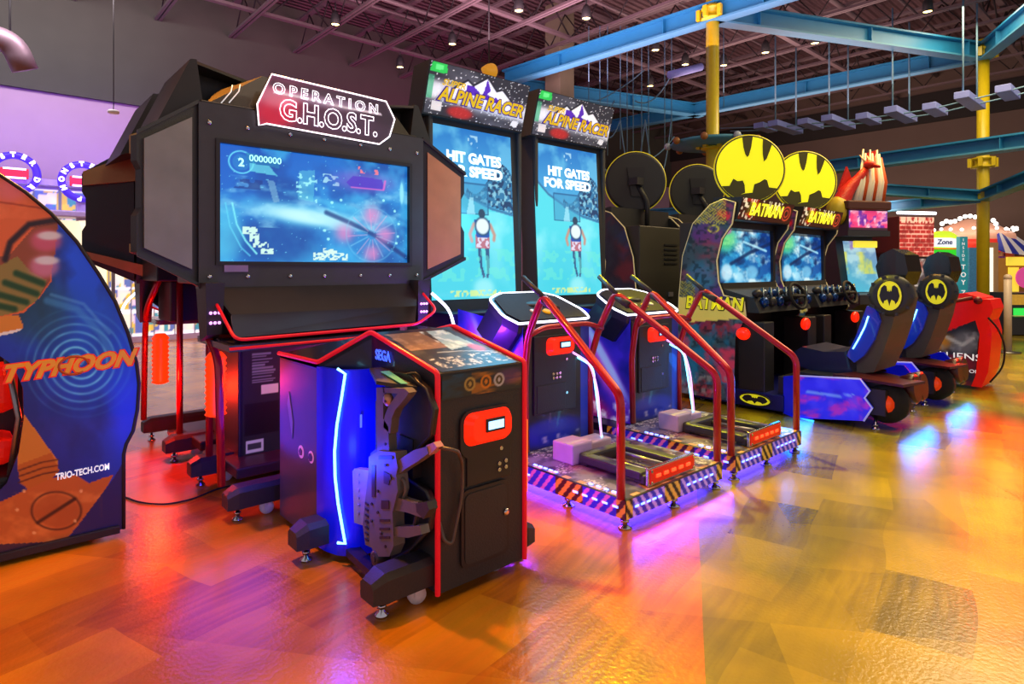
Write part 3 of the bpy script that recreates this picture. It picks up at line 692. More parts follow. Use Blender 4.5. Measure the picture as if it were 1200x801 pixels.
m = MB(KO); m.text('SEGA', (L0-.006, 2.285, .885), (0,-1,0), (0,0,1), .06, 0, outline=.0013, fit=.125); m.done('neon_lettering', TXB, roof)
# controls art on the sloping top
def ktop(A):
    A.fill('#1a1c1e'); A.cloud('#505048', 9, 9, .5, .7, 3, .6)
    A.poly([(.05,.5),(.55,.5),(.5,.97),(.08,.95)], '#8a6a50', .85); A.cloud('#b09070', 14, 14, .5, .7, 5, .6, (A.X < .5)*(A.Y > .5))
    A.poly([(.5,.42),(.62,.98),(.85,.95),(.9,.5)], '#9cc8e0', .85); A.cloud('#e0f4ff', 12, 12, .45, .7, 8, .8, (A.X > .5)*(A.X < .88)*(A.Y > .45))
    A.ell(.85, .42, .09, .1, '#c02020', .8, .4); A.speck('#c8ccc8', 22, 30, .55, 4, .9, (A.Y < .3)*(A.Y > .06)*(A.X > .08)); A.speck('#202428', 40, 50, .5, 6, .6, (A.Y < .3))
    A.line([(.3,.4),(.6,.38),(.95,.3)], .01, '#d8e8f0', .7)
panel('instruction_panel', kc, KO, [(L0+.02,KF+.005,.8635),(L1-.02,KF+.005,.8635),(L1-.02,2.385,.9725),(L0+.02,2.385,.9725)], 70, 70, ktop, pmat('lit_print', .25, .3))
def kfr(A):
    A.fill('#26282a'); A.cloud('#1a4868', 5, 4, .4, .7, 1, .9, (A.X < .35)); A.cloud('#b87820', 4, 5, .4, .65, 2, .9, (A.X > .35)); A.ell(.85, .6, .18, .35, '#7a3c90', .6, .6)
    for x, c in ((.33,'#b8a050'),(.53,'#e08a10'),(.7,'#c8ccd0')):
        A.ell(x, .5, .07, .3, c, 1, .1); A.ell(x, .5, .045, .2, '#40300c', .9, .1); A.ell(x, .5, .02, .1, c, 1)
panel('badge_strip', kc, KO, [(L0+.015,KF-.004,.76),(L1-.015,KF-.004,.76),(L1-.015,KF-.004,.85),(L0+.015,KF-.004,.85)], 90, 22, kfr, ART)
m = MB(KO); pts = rrect(1.405, 1.675, .52, .705, .05); m.hexa([(x, KF, z) for x, z in pts], [(x, KF-.012, z) for x, z in pts]); m.done('reader_surround', BLACK, kc)
coin_unit(KO, kc, 1.42, 1.66, .565, .695, KF-.01)
m = MB(KO); m.box((1.44, KF-.008, .41), (1.665, KF, .545), 0, .003)
for x, z in ((1.60,.47),(1.60,.445),(1.635,.475),(1.635,.45),(1.61,.53)): m.lathe([(.008,0),(.008,.006)], (x, KF-.008, z), axis=(0,-1,0), seg=10, m=1)
m.done('coin_plate', [BLACK, CHROME], kc)
m = MB(KO)
pts = rrect(1.41, 1.65, .1, .40, .03); m.hexa([(x, KF, z) for x, z in pts], [(x, KF-.012, z) for x, z in pts])
pts = rrect(1.425, 1.635, .115, .385, .025); m.hexa([(x, KF-.012, z) for x, z in pts], [(x, KF-.016, z) for x, z in pts], 1)
cd = m.done('coin_door', [BLACK, BLACK2], kc)
m = MB(KO); m.lathe([(.014,0),(.014,.008),(.006,.01)], (1.63, KF-.016, .27), axis=(0,-1,0), seg=12); m.done('lock', CHROME, cd)
for u in (L0, L1):
    s = -1 if u == L0 else 1
    m = MB(KO); m.tube(fillet([(u+s*.004, KF-.004, .04), (u+s*.004, KF-.004, .865), (u+s*.004, 2.39, .979)] + ([(1.16, 2.60, .838), (1.16, 3.05, .832)] if s < 0 else [(u+.004, 3.05, .835)]), .02, 3), .0105, 8); m.done('edge_trim', REDTRIM, kc)
m = MB(KO); m.tube([(L1+.012, KF-.006, .32), (L1+.012, KF-.006, .62)], .006, 6); m.done('trim_light', mat('orange_led', '#ff6020', .3, emit='#ff5410', es=3), kc)
outrigger(KO, kc, 1.06, 1.84, 1.97); outrigger(KO, kc, 1.03, 1.85, 2.56)
# dark shield of the gun holster with its top tray
hs = [(462,436),(480,438),(500,455),(509,480),(505,510),(488,528),(478,560),(500,575),(507,590),(503,620),(480,645),(455,660),(440,655),(440,560),(440,470)]
m = MB(KO); m.slab([Vector((1.275, pu(x,y,1.275).y, pu(x,y,1.275).z)) for x, y in hs], (.02, 0, 0)); m.box((1.27, 2.0, .45), (1.34, 2.1, .6)); hol = m.done('gun_holster', BLACK, kc)
ed = [Vector((1.272, pu(x,y,1.275).y, pu(x,y,1.275).z)) for x, y in hs[6:12]]
m = MB(KO); m.tube(ed, .007, 6); m.tube([Vector((1.272, pu(x,y,1.275).y, pu(x,y,1.275).z)) for x, y in hs[1:6]], .006, 6); m.done('holster_rim', CHAR, hol)
m = MB(KO); m.slab([pz(433,431,.835), pz(441,446,.825), pz(489,453,.81), pz(465,429,.835)], (0,0,-.014)); m.slab([pz(446,435,.838), pz(470,449,.824), pz(478,449,.822), pz(456,434,.838)], (0,0,-.002), 1); m.done('holster_tray', [CHAR, mat('green_sticker', '#58b898', .4, emit='#58b898', es=.2)], kc)
m = MB(KO)
for p, z, c in (((3.02), .33, 0), (3.02, .33, 0)): pass
m.lathe([(.028,0),(.028,.003)], (1.166, 2.68, .40), axis=(-1,0,0), seg=18); m.lathe([(.02,0),(.02,.005)], (1.164, 2.68, .40), axis=(-1,0,0), seg=6, m=1); m.done('round_emblem', [mat('pink_emblem', '#e090d0', .4, emit='#e080d0', es=.35), mat('dark_emblem', '#502858', .4)], kc); m = MB(KO); m.lathe([(.03,0),(.03,.003)], (1.166, 2.79, .40), axis=(-1,0,0), seg=18); m.lathe([(.018,0),(.018,.005)], (1.164, 2.79, .40), axis=(-1,0,0), seg=5, m=1)
m.slab([(1.164, 2.95, .6), (1.164, 2.93, .66), (1.164, 2.88, .52), (1.164, 2.89, .44)], (-.002,0,0), 2)
m.done('round_emblem', [mat('pink_emblem', '#e090d0', .4, emit='#e080d0', es=.35), mat('dark_emblem', '#502858', .4), mat('grey_scratch', '#807888', .4)], kc)

# ================================================================ THE GUN
UO = Vector((1.21, 2.1, .13))
gun = thing('toy_rifle', UO, 'grey plastic toy rifle hanging muzzle down in the blue lit bay of the gun pedestal', 'toy gun')
GU = 1.215
def gp(l, u=GU): return [Vector((u, pu(x,y,u).y, pu(x,y,u).z)) for x, y in l]
def gpart(name, l, th, mt, par=gun, u=GU, extra=None):
    m = MB(UO); m.slab(gp(l, u-th/2), (th, 0, 0))
    if extra: extra(m)
    return m.done(name, mt, par)
def bolts(m):
    for x, y in ((452,470),(452,520),(452,545),(443,575),(443,600),(447,625),(458,560),(436,590),(436,610),(452,640)):
        p = gp([(x,y)], GU-.027)[0]; m.lathe([(.006,0),(.006,.004)], p, axis=(-1,0,0), seg=8, m=1)
    for q in (((444,534),(460,534),(460,538),(444,538)),((436,545),(440,545),(440,582),(436,582)),((447,586),(456,586),(456,596),(447,596)),((445,608),(457,608),(457,611),(445,611)),((445,618),(457,618),(457,621),(445,621)),((445,628),(457,628),(457,631),(445,631)),((450,552),(458,556),(456,568),(450,566))):
        m.slab(gp(q, GU-.026), (-.002,0,0), 1)
    for k in range(7):
        a = gp([(430, 590+k*7)], GU-.027)[0]; m.box(a-Vector((.003,.012,.004)), a+Vector((0,.012,.004)), 1)
gpart('receiver', [(443,528),(463,530),(466,548),(464,556),(466,575),(460,600),(461,640),(456,652),(438,652),(436,642),(428,638),(425,615),(428,585),(432,550),(432,535)], .05, [GUNGREY, BLACK], extra=bolts)
gpart('stock', [(441,454),(450,454),(451,460),(449,464),(449,490),(455,500),(456,530),(442,532),(441,500)], .035, GUNGREY)
gpart('stock', [(449,454),(474,455),(479,460),(475,466),(463,480),(459,490),(457,508),(449,500),(451,486),(456,474),(466,461),(449,460)], .035, GUNGREY)
def knob(m):
    p = gp([(455,468)], GU-.012)[0]; m.ball(p, .026, 0, (.7,1,1))
m = MB(UO); knob(m); m.done('stock_knob', mat('copper_knob', '#c89a80', .35, .4), gun)
gpart('grip', [(463,545),(468,538),(485,527),(500,523),(502,531),(490,540),(474,550),(466,556)], .036, GUNGREY)
gpart('cable_collar', [(499,522),(508,518),(512,524),(503,533)], .03, mat('pink_collar', '#c89090', .4))
m = MB(UO); m.tube(fillet(gp([(464,556),(474,562),(476,574),(472,586),(462,582)]), .02, 4), .007, 8); m.done('trigger_guard', GUNGREY, gun)
m = MB(UO); m.tube(gp([(464,560),(468,566),(466,572)]), .005, 6); m.done('trigger', BLACK, gun)
gpart('magazine', [(464,582),(478,587),(494,592),(497,600),(493,606),(476,600),(463,598)], .032, GUNGREY)
gpart('magazine_cap', [(487,590),(500,588),(503,597),(496,608),(488,600)], .036, CHAR)
gpart('foregrip', [(461,617),(478,617),(492,616),(494,626),(478,630),(461,628)], .036, GUNGREY)
m = MB(UO); m.tube(gp([(493,588),(490,600),(487,612),(486,624)]), .009, 8); m.done('swivel_strap', BLACK, gun)
gpart('side_rail', [(413,552),(415,549),(434,551),(434,614),(430,617),(415,612)], .03, mat('pale_metal_rail', '#a8a0a0', .4, .4), extra=lambda m: [m.box(gp([(420, 556+k*9)], GU-.018)[0]-Vector((.002,.006,.005)), gp([(420, 556+k*9)], GU-.018)[0]+Vector((.002,.006,.005)), 0) for k in range(6)])
gpart('sight', [(434,531),(440,526),(452,530),(452,537),(434,540)], .03, CHAR)
m = MB(UO); c = gp([(446,652)], GU)[0]; m.lathe([(.02,-.03),(.03,-.028),(.032,.028),(.02,.03)], c, axis=(1,0,0), seg=18); m.lathe([(.014,.03),(.014,.034)], c, axis=(-1,0,0), seg=14); m.done('muzzle', CHAR, gun)
a = gp([(510,523)])[0]
cab = [a, a+Vector((.03,-.09,.0)), Vector((1.40, 1.86, .52)), Vector((1.405, 1.865, .40)), Vector((1.36, 1.87, .22)), Vector((1.325, 1.87, .24)), Vector((1.318, 1.9, .32))]
MB(UO).tube(fillet(cab, .09, 6), .0065, 8).done('power_cable', mat('grey_cable', '#5c5450', .4), gun)
cb2 = [pu(478,438,1.27), pu(490,436,1.27), Vector((1.31, 1.95, .72)), Vector((1.312, 1.93, .55)), Vector((1.32, 1.905, .42))]
MB(UO).tube(fillet(cb2, .05, 5), .005, 8).done('coiled_lead', RUBBER, gun)

# ================================================================ SKI RACING MACHINES
SO = Vector((2.79, 2.7, 0))
sk = thing('ski_racing_machine', SO, 'ski racing machine nearest the big shooting cabinet, its tall screen partly behind the wing', 'arcade machine', 'ski racing machines')
X0, X1, YF, YB = 2.35, 3.23, 1.83, 3.0
m = MB(SO); m.box((X0, YF, .05), (X1, YB, .147), 0, .004); plat = m.done('platform', mat('dark_platform_edge', '#20183a', .4), sk)
def deck(A):
    A.fill('#3a3058'); A.cloud('#8c84a8', 12, 14, .42, .6, 3, .9); A.speck('#ece8f4', 70, 90, .62, 7, .8, (fbm(A.X*6, A.Y*7, 5) > .5)); A.cloud('#8a3448', 4, 4, .52, .7, 12, .6)
    A.poly([(.2,.0),(.45,.0),(.5,.1),(.25,.1)], '#c88a20', .9)
    for k in range(14):
        if k % 2: A.mix((A.Y < .03)*(A.X > k/14)*(A.X < (k+1)/14)*1., '#e8b080')
    for k in range(16):
        if k % 2: A.mix((A.X < .035)*(A.Y > k/16)*(A.Y < (k+1)/16)*1., '#e8a878'); A.mix((A.X > .965)*(A.Y > k/16)*(A.Y < (k+1)/16)*1., '#8890e0')
panel('deck_mat', plat, SO, [(X0+.01,YF+.01,.149),(X1-.01,YF+.01,.149),(X1-.01,YB-.3,.149),(X0+.01,YB-.3,.149)], 90, 90, deck, ART)
def skirt(A):
    A.fill('#2020b0'); s = (A.X*15 + A.Y*1.2) % 1.; A.mix((s < .42)*1., '#b890e8')
    m_ = ((A.X > .36)*(A.X < .52)) | (A.X > .93) | (A.X < .06); A.mix(m_*1., '#181418'); A.mix(m_*(s < .5), '#d0a040')
def skirtL(A):
    A.fill('#2020b0'); s = (A.X*15 - A.Y*1.2) % 1.; A.mix((s < .4)*1., '#c058a8'); m_ = ((A.X > .52)*(A.X < .72)) | (A.X > .94) | (A.X < .05); A.mix(m_*1., '#3a1018'); A.mix(m_*(s < .5), '#d08028')
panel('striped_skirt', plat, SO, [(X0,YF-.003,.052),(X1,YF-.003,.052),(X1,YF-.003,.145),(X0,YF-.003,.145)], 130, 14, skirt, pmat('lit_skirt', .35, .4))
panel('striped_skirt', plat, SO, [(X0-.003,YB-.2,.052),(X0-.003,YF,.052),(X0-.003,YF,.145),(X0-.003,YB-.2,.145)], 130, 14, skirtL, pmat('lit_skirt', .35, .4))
m = MB(SO)
for u in list(np.linspace(X0+.08, X0+.27, 5)) + list(np.linspace(X0+.53, X0+.76, 5)): m.box((u-.014, YF-.008, .098), (u+.014, YF-.003, .107))
for v in list(np.linspace(YF+.06, YF+.32, 5)) + list(np.linspace(YF+.68, YF+.74, 2)): m.box((X0-.008, v-.016, .098), (X0-.003, v+.016, .107))
for v in list(np.linspace(YF+.5, YF+.66, 5))+list(np.linspace(YF+.05, YF+.25, 5)): m.box((X0+.03, v-.012, .1495), (X0+.042, v+.012, .155))
m.done('blue_led_dashes', LEDB, plat, split=True)
for x, y in ((X0+.03, YF+.03), ((X0+X1)/2, YF+.03), (X1-.03, YF+.03), (X0+.03, YF+.4), (X0+.03, YB-.1), (X1-.03, YB-.1)):
    m = MB(SO); foot(m, x, y, .055, 0, .034); m.done('levelling_foot', CHROME, sk)
# sliding foot carriage
m = MB(SO)
for u in (2.60, 2.92): m.box((u-.035, 1.9, .165), (u+.035, 2.32, .215), 0, .012)
m.box((2.57, 1.88, .15), (2.98, 1.95, .2), 0, .01); m.box((2.57, 2.27, .15), (2.98, 2.335, .22), 0, .015)
m.tube([(2.68,1.95,.185),(2.68,2.3,.185)], .014, 8, 1); m.tube([(2.84,1.95,.185),(2.84,2.3,.185)], .014, 8, 1)
fc = m.done('foot_carriage', [CHAR, STEEL], sk)
m = MB(SO); m.box((2.565, 1.855, .152), (2.985, 1.875, .245), 0, .004); m.box((2.575, 1.85, .165), (2.975, 1.856, .235), 1)
for u in (2.585, 2.965):
    for z in (.17, .228): m.lathe([(.008,0),(.008,.006)], (u, 1.851, z), axis=(0,-1,0), seg=8, m=0)
bk = m.done('front_bracket', [CHROME, mat('dark_red_lens', '#701010', .3, emit='#ff1808', es=.5)], fc)
m = MB(SO)
for u in np.linspace(2.64, 2.91, 5): m.box((u-.02, 1.843, .19), (u+.02, 1.851, .208), 0, .004)
m.done('red_led_row', LEDR, bk, split=True)
m = MB(SO); m.box((2.53, 2.34, .149), (2.70, 2.50, .265), 0, .01); m.box((2.70, 2.46, .149), (3.02, 2.60, .20), 0, .01); m.done('white_gear_cover', mat('lilac_white_cover', '#c8b4d4', .4), sk)
# coin console
m = MB(SO); m.box((2.49, 2.7, .147), (3.07, 3.35, .88), 0, .01); cons = m.done('console', mat('dark_console', '#23242a', .4), sk)
def cside(A):
    A.grad('#1828c8', '#3a18a0', (0,1), (1,0)); A.cloud('#0c1470', 4, 4, .4, .7, 2, .8); A.ell(.55, .55, .5, .13, '#c048d0', .8, .6, rot=-.8); A.ell(.6, .6, .5, .05, '#8ad0ff', .7, .6, rot=-.8); A.ell(.3, .15, .4, .12, '#d01858', .8, .7, rot=-.3)
    A.cloud('#e0e0f8', 10, 16, .5, .7, 5, .8, (A.Y < .2))
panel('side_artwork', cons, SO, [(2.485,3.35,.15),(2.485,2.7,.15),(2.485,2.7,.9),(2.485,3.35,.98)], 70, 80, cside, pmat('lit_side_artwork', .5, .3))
def cfront(A):
    A.fill('#26282c'); A.ell(.4, .12, .5, .12, '#2038e0', .8, .4); A.cloud('#e0e0f8', 10, 20, .5, .7, 5, .8, (A.Y < .1)); A.mix((A.X > .86)*1., '#2444c8')
panel('front_artwork', cons, SO, [(2.49,2.694,.15),(3.07,2.694,.15),(3.07,2.694,.88),(2.49,2.694,.88)], 60, 60, cfront, ART)
m = MB(SO); m.box((2.56, 2.68, .36), (2.93, 2.695, .84), 0, .005); m.box((2.58, 2.676, .37), (2.83, 2.682, .54), 0, .004); cdr = m.done('coin_door', BLACK2, cons)
m = MB(SO)
for x, z in ((2.72,.6),(2.75,.6),(2.78,.6),(2.72,.575),(2.75,.575),(2.78,.575),(2.84,.68),(2.84,.47)): m.lathe([(.009,0),(.009,.006)], (x, 2.68, z), axis=(0,-1,0), seg=8)
m.done('lock', CHROME, cdr, split=True)
coin_unit(SO, cons, 2.66, 2.90, .715, .825, 2.68)
# control head with a lit rim
hd = [(2.45,2.70,.925),(3.09,2.70,.925),(3.13,2.80,.97),(3.08,3.0,1.06),(2.95,3.06,1.09),(2.6,3.06,1.09),(2.47,3.0,1.06),(2.41,2.80,.97)]
hd = [Vector(p) for p in hd]
m = MB(SO); m.slab(hd, (0,.01,-.06)); m.slab([p+Vector((0,.01,-.06)) for p in hd], (0,.12,-.14)); hdo = m.done('control_head', mat('dark_blue_head', '#181c40', .35, coat=.3), sk)
MB(SO).tube(fillet(hd+[hd[0]], .04, 4), .0075, 8, closed=False).done('led_rim', LEDW, hdo)
m = MB(SO); c = sum(hd, Vector())/len(hd)
m.slab([c+(p-c)*.9+Vector((0,-.002,.005)) for p in hd], (0,0,.003)); m.ball(c+Vector((0,.02,.0)), .085, 1, (1,.8,.35)); m.lathe([(.025,0),(.02,.01)], c+Vector((-.1,-.08,-.03)), axis=(0,-.4,1), m=2); m.lathe([(.025,0),(.02,.01)], c+Vector((.1,-.08,-.03)), axis=(0,-.4,1), m=2); m.lathe([(.03,0),(.022,.012)], c+Vector((0,-.1,-.035)), axis=(0,-.4,1), m=3)
m.done('control_panel', [mat('dark_control_plate', '#1e1622', .75, var=.6, scale=30), BLACK, WHITE, mat('amber_button', '#d8a020', .3, emit='#ffb020', es=.5)], hdo)
# rails
for s in (-1, 1):
    c = 2.79; f = lambda a: c + s*a
    m = MB(SO)
    m.tube(fillet([(f(.44), YF+.03, .147), (f(.44), YF+.03, .64), (f(.325), 2.51, 1.1), (f(.32), 2.64, .86), (f(.29), 2.7, .62), (f(.29), 2.69, .16)], .06, 5), .0215, 12)
    rl = m.done('hand_rail', RED, sk)
    m = MB(SO); m.tube([(f(.325), 2.49, 1.08), (f(.345), 2.66, 1.2)], .017, 8); m.tube([(f(.33), 2.50, 1.07), (f(.325), 2.40, 1.02)], .024, 10); m.done('pole_grip', CHAR, rl)
m = MB(SO); m.tube(fillet([(2.46, 2.62, .86), (2.6, 2.64, .9), (3.0, 2.64, .9), (3.12, 2.62, .86)], .06), .016, 10); m.done('cross_rail', RED, sk)
MB(SO).tube(fillet([(2.9, 2.69, .72), (2.93, 2.56, .66), (2.93, 2.5, .5), (2.93, 2.47, .22)], .1, 6), .007, 8).done('pink_light_tube', LEDP, sk)
MB(SO).tube(fillet([(2.96, 2.70, .68), (3.0, 2.6, .63), (2.98, 2.56, .5), (2.97, 2.5, .2)], .1, 6), .007, 8).done('cyan_light_tube', LEDC, sk)
# screen tower
m = MB(SO); m.box((2.44, 3.35, 0), (3.22, 3.9, .95), 0, .01); m.done('tower_base', mat('deep_blue_base', '#0c1040', .35), sk)
lean = .07
def tw(u, z, d): return (u, 3.585 + (z-1.0)/1.3*lean + d, z)
m = MB(SO); m.hexa([tw(2.425, .92, 0), tw(3.28, .92, 0), tw(3.28, .92, .16), tw(2.425, .92, .16)], [tw(2.425, 2.36, 0), tw(3.28, 2.36, 0), tw(3.28, 2.36, .16), tw(2.425, 2.36, .16)]); m.done('screen_tower', BLACK, sk)
def sks(A):
    A.grad('#1c78c8', '#50b8e8', (0,1), (0,.6)); A.cloud('#78d0f0', 5, 9, .45, .7, 2, .6, (A.Y > .6))
    A.poly([(0,0),(1,0),(1,.50),(.72,.53),(.45,.59),(.2,.66),(0,.76)], '#54e0ee'); A.cloud('#a0f8ff', 4, 6, .4, .7, 5, .7, (A.Y < .52)); A.ell(.4,.1,.6,.25,'#3cc8e0',.5,.6)
    tr = (A.X > .42)*(A.Y > .52+.12*(1-A.X))*(A.Y < .72+.1*np.sin(A.X*9)); A.mix(tr*1., '#2a78a8'); A.speck('#0c3460', 34, 60, .52, 3, .9, tr); A.speck('#a8e8f8', 40, 60, .7, 9, .7, tr)
    A.line([(0,.77),(.2,.67),(.45,.60),(.72,.54),(1,.51)], .012, '#2a6a98', .8, 1.6)
    A.poly([(.28,.5),(.68,.5),(.68,.68),(.28,.68)], '#3c98c8', .6); A.line([(.28,.5),(.68,.5),(.68,.68),(.28,.68),(.28,.5)], .006, '#1c5c90', 1, 1.6); A.poly([(.42,.5),(.52,.5),(.5,.6),(.46,.6)], '#b0f0ff', .7)
    A.speck('#cff4ff', 30, 50, .7, 19, .7, (A.X > .46)*(A.X < .58)*(A.Y > .82)*(A.Y < .97))
    # skier
    A.poly([(.53,.33),(.58,.33),(.585,.20),(.62,.13),(.59,.12),(.56,.18)], '#2c5a88'); A.poly([(.62,.33),(.67,.33),(.68,.21),(.66,.12),(.635,.12),(.64,.2)], '#2c5a88')
    A.poly([(.52,.40),(.68,.40),(.69,.30),(.51,.30)], '#c86878', .9); A.speck('#e8e8ff', 40, 60, .55, 4, .9, (A.X > .52)*(A.X < .68)*(A.Y > .3)*(A.Y < .37))
    A.poly([(.50,.47),(.70,.47),(.68,.36),(.53,.36)], '#1c50b0'); A.line([(.5,.44),(.45,.38),(.47,.34)], .018, '#c89888', 1, 1.6); A.line([(.7,.44),(.75,.38),(.74,.35)], .018, '#c89888', 1, 1.6)
    A.ell(.605, .43, .085, .052, '#e8f8ff', 1, .05); A.ell(.605, .43, .085, .052, '#20486c', .9, ring=.12); A.ell(.60, .505, .04, .028, '#20405c', 1, .1)
    A.ell(.6, .06, .12, .06, '#c8ffff', .6, .6); A.speck('#70ecd8', 20, 30, .55, 12, .5, (A.Y > .1)*(A.Y < .3)); A.speck('#e8f490', 50, 60, .5, 33, .8, (A.Y > .015)*(A.Y < .05)*(A.X > .2)*(A.X < .8))
ss = panel('screen', sk, SO, [tw(2.43,1.03,-.006), tw(3.22,1.03,-.006), tw(3.22,2.29,-.006), tw(2.43,2.29,-.006)], 110, 170, sks, SCR)
yd = Vector((0, lean/1.3, 1))
MB(SO).text('HIT GATES', tw(2.85, 2.07, -.01), (1,0,0), yd, .105, 0, .001, bold=.005, fit=.52).text('FOR SPEED', tw(2.83, 1.97, -.01), (1,0,0), yd, .105, 0, .001, bold=.005, fit=.58).done('screen_lettering', mat('screen_white', '#e8f8ff', .5, emit='#dff6ff', es=1.), ss)
# header
def hdr(u, z, d=0): return (u, 3.60 - (z-2.33)*.28 + d, z)
m = MB(SO); m.hexa([hdr(2.36,2.33), hdr(3.30,2.33), hdr(3.30,2.33,.2), hdr(2.36,2.33,.2)], [hdr(2.36,2.68), hdr(3.30,2.68), hdr(3.30,2.68,.2), hdr(2.36,2.68,.2)]); hb = m.done('header_box', BLACK, sk)
def hda(A):
    A.fill('#2c2c36'); A.cloud('#686874', 3, 3, .4, .7, 2, .6); A.mix(np.exp(-((A.Y-.42+.12*(A.X-.5))/.19)**4)*(.75+.25*fbm(A.X*20,A.Y*12,3)), '#f0f0f8'); A.speck('#e8e8f0', 110, 50, .86, 8, .9)
    mt = [(.24,.58),(.36,.80),(.42,.72),(.55,.95),(.66,.72),(.72,.78),(.88,.50)]
    A.poly(mt+[(.88,.35),(.24,.4)], '#f0f0f8'); A.poly([(.42,.72),(.5,.6),(.46,.55),(.5,.5),(.36,.55),(.36,.7)], '#5428b0'); A.poly([(.55,.92),(.6,.7),(.57,.62),(.64,.55),(.66,.6),(.76,.45),(.5,.5),(.53,.65)], '#5428b0'); A.line(mt, .008, '#1c1c28', 1, .4)
    A.poly([(0,.80),(.16,.82),(.15,1),(.02,1)], '#28c050'); A.poly([(.05,.86),(.12,.87),(.12,.96),(.05,.95)], '#60e880'); A.ell(.33, .12, .12, .12, '#b82828', .9, .4); A.poly([(.06,.08),(.15,.08),(.15,.26),(.06,.26)], '#d8d0d0'); A.poly([(.86,.08),(.93,.05),(.95,.18),(.88,.2)], '#d8d8e0')
    A.poly([(.0,.3),(.05,.3),(.05,.75),(0,.75)], '#38a070', .7)
panel('header_sign', hb, SO, [hdr(2.37,2.34,-.004), hdr(3.29,2.34,-.004), hdr(3.29,2.675,-.004), hdr(2.37,2.675,-.004)], 130, 60, hda, ARTL)
yd = Vector((0, -.28, 1)); xd = (1, 0, 0)
m = MB(SO); m.text('ALPINE RACER', hdr(2.86, 2.475, -.012), xd, yd, .13, 1, .001, shear=.25, bold=.011, fit=.83); m.text('ALPINE RACER', hdr(2.86, 2.475, -.015), xd, yd, .13, 0, .001, shear=.25, bold=.004, fit=.80); m.text('SUPER', hdr(2.58, 2.555, -.012), xd, yd, .06, 0, .001, shear=.3, bold=.001, fit=.2)
m.done('header_lettering', [TXY, TXP], hb)
for u in (2.45, 3.30):
    m = MB(SO); m.box((u-.02, 3.62, .95), (u+.02, 3.78, 2.35), 0, .01); m.done('side_post', BLACK2, sk)
s2 = copytree(sk); s2.location.x += 1.035; s2['label'] = 'ski racing machine beside the superhero driving games, second in the row, full screen showing'

# ================================================================ DRIVING MACHINES WITH EMBLEM DISCS
BO = Vector((5.76, 2.85, 0)); UL = 5.2; UR = 6.32
bt = thing('driving_game_cabinet', BO, 'bat themed driving game nearest the ski machines, with yellow emblem disc on top', 'arcade machine', 'bat themed driving games')
prof = [(862,237),(858,262),(846,280),(840,305),(842,330),(848,346),(872,352),(874,372),(862,395),(860,462),(862,500),(806,515),(797,470),(793,420),(796,345),(800,300),(812,262),(832,240),(848,233)]
side = [Vector((UL, pu(x,y,UL).y, max(.05, pu(x,y,UL).z))) for x, y in prof]
for u, s in ((UL, 1), (UR, -1)):
    m = MB(BO); m.slab([Vector((u, p.y, p.z)) for p in side], (s*.03, 0, 0)); sp = m.done('side_panel', BLACK, bt)
    m = MB(BO); m.tube([Vector((u, p.y, p.z)) for p in side[:8]], .007, 6); m.tube([Vector((u, p.y, p.z)) for p in side[13:]]+[Vector((u,side[0].y,side[0].z))], .006, 6); m.done('pale_edge_trim', mat('cream_trim', '#d8c890', .4, emit='#d8c890', es=.3), sp)
    def bart(A):
        A.fill('#34444e'); A.cloud('#3c6474', .06, .05, .4, .7, 3, .8); A.cloud('#8c2838', .05, .05, .52, .7, 8, .85); A.cloud('#5c2a78', .05, .04, .55, .75, 14, .8)
        A.ell(848, 252, 8, 7, '#c82030', 1, .2); A.ell(836, 268, 6, 4, '#d8d030', .9, ring=.2); A.ell(820, 325, 16, 18, '#2c7aa8', .6, .6); A.speck('#0c1820', .3, .3, .6, 4, .5)
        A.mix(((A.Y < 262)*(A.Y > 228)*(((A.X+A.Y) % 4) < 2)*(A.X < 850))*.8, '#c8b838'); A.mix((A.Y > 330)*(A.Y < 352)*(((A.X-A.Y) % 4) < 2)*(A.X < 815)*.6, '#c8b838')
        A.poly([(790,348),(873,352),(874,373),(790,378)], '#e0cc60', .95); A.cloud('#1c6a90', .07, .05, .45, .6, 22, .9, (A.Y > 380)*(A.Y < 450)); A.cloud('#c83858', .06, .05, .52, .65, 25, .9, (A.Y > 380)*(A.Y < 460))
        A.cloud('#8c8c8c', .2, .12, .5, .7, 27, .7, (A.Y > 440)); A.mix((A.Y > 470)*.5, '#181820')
    if s == 1: sa = polypanel('side_artwork', sp, BO, [Vector((UL-.004, p.y, p.z)) for p in side], .014, bart, pmat('side_print_added_glow', .35, .35))  # glow in this print makes up for dim light on the side
    else: polypanel('side_artwork', sp, BO, [Vector((UR+.004, p.y, p.z)) for p in side], .05, lambda A: A.fill('#1c2440').cloud('#284a5c', .06, .05, .4, .7, 3, .8).cloud('#8c2838', .05, .05, .5, .7, 8, .85).cloud('#2848a0', .06, .06, .5, .7, 5, .8), ART)
vm = pu(833, 362, UL); m = MB(BO); m.text('BATMAN', (UL-.008, 3.03, .925), (0,-1,0), (0,0,1), .17, 0, .002, shear=.15, bold=.010, fit=.61); m.text('BATMAN', (UL-.011, 3.03, .927), (0,-1,0), (0,0,1), .165, 1, .002, shear=.15, bold=.004, fit=.59); m.done('side_lettering', [TXK, YBUL], sa)
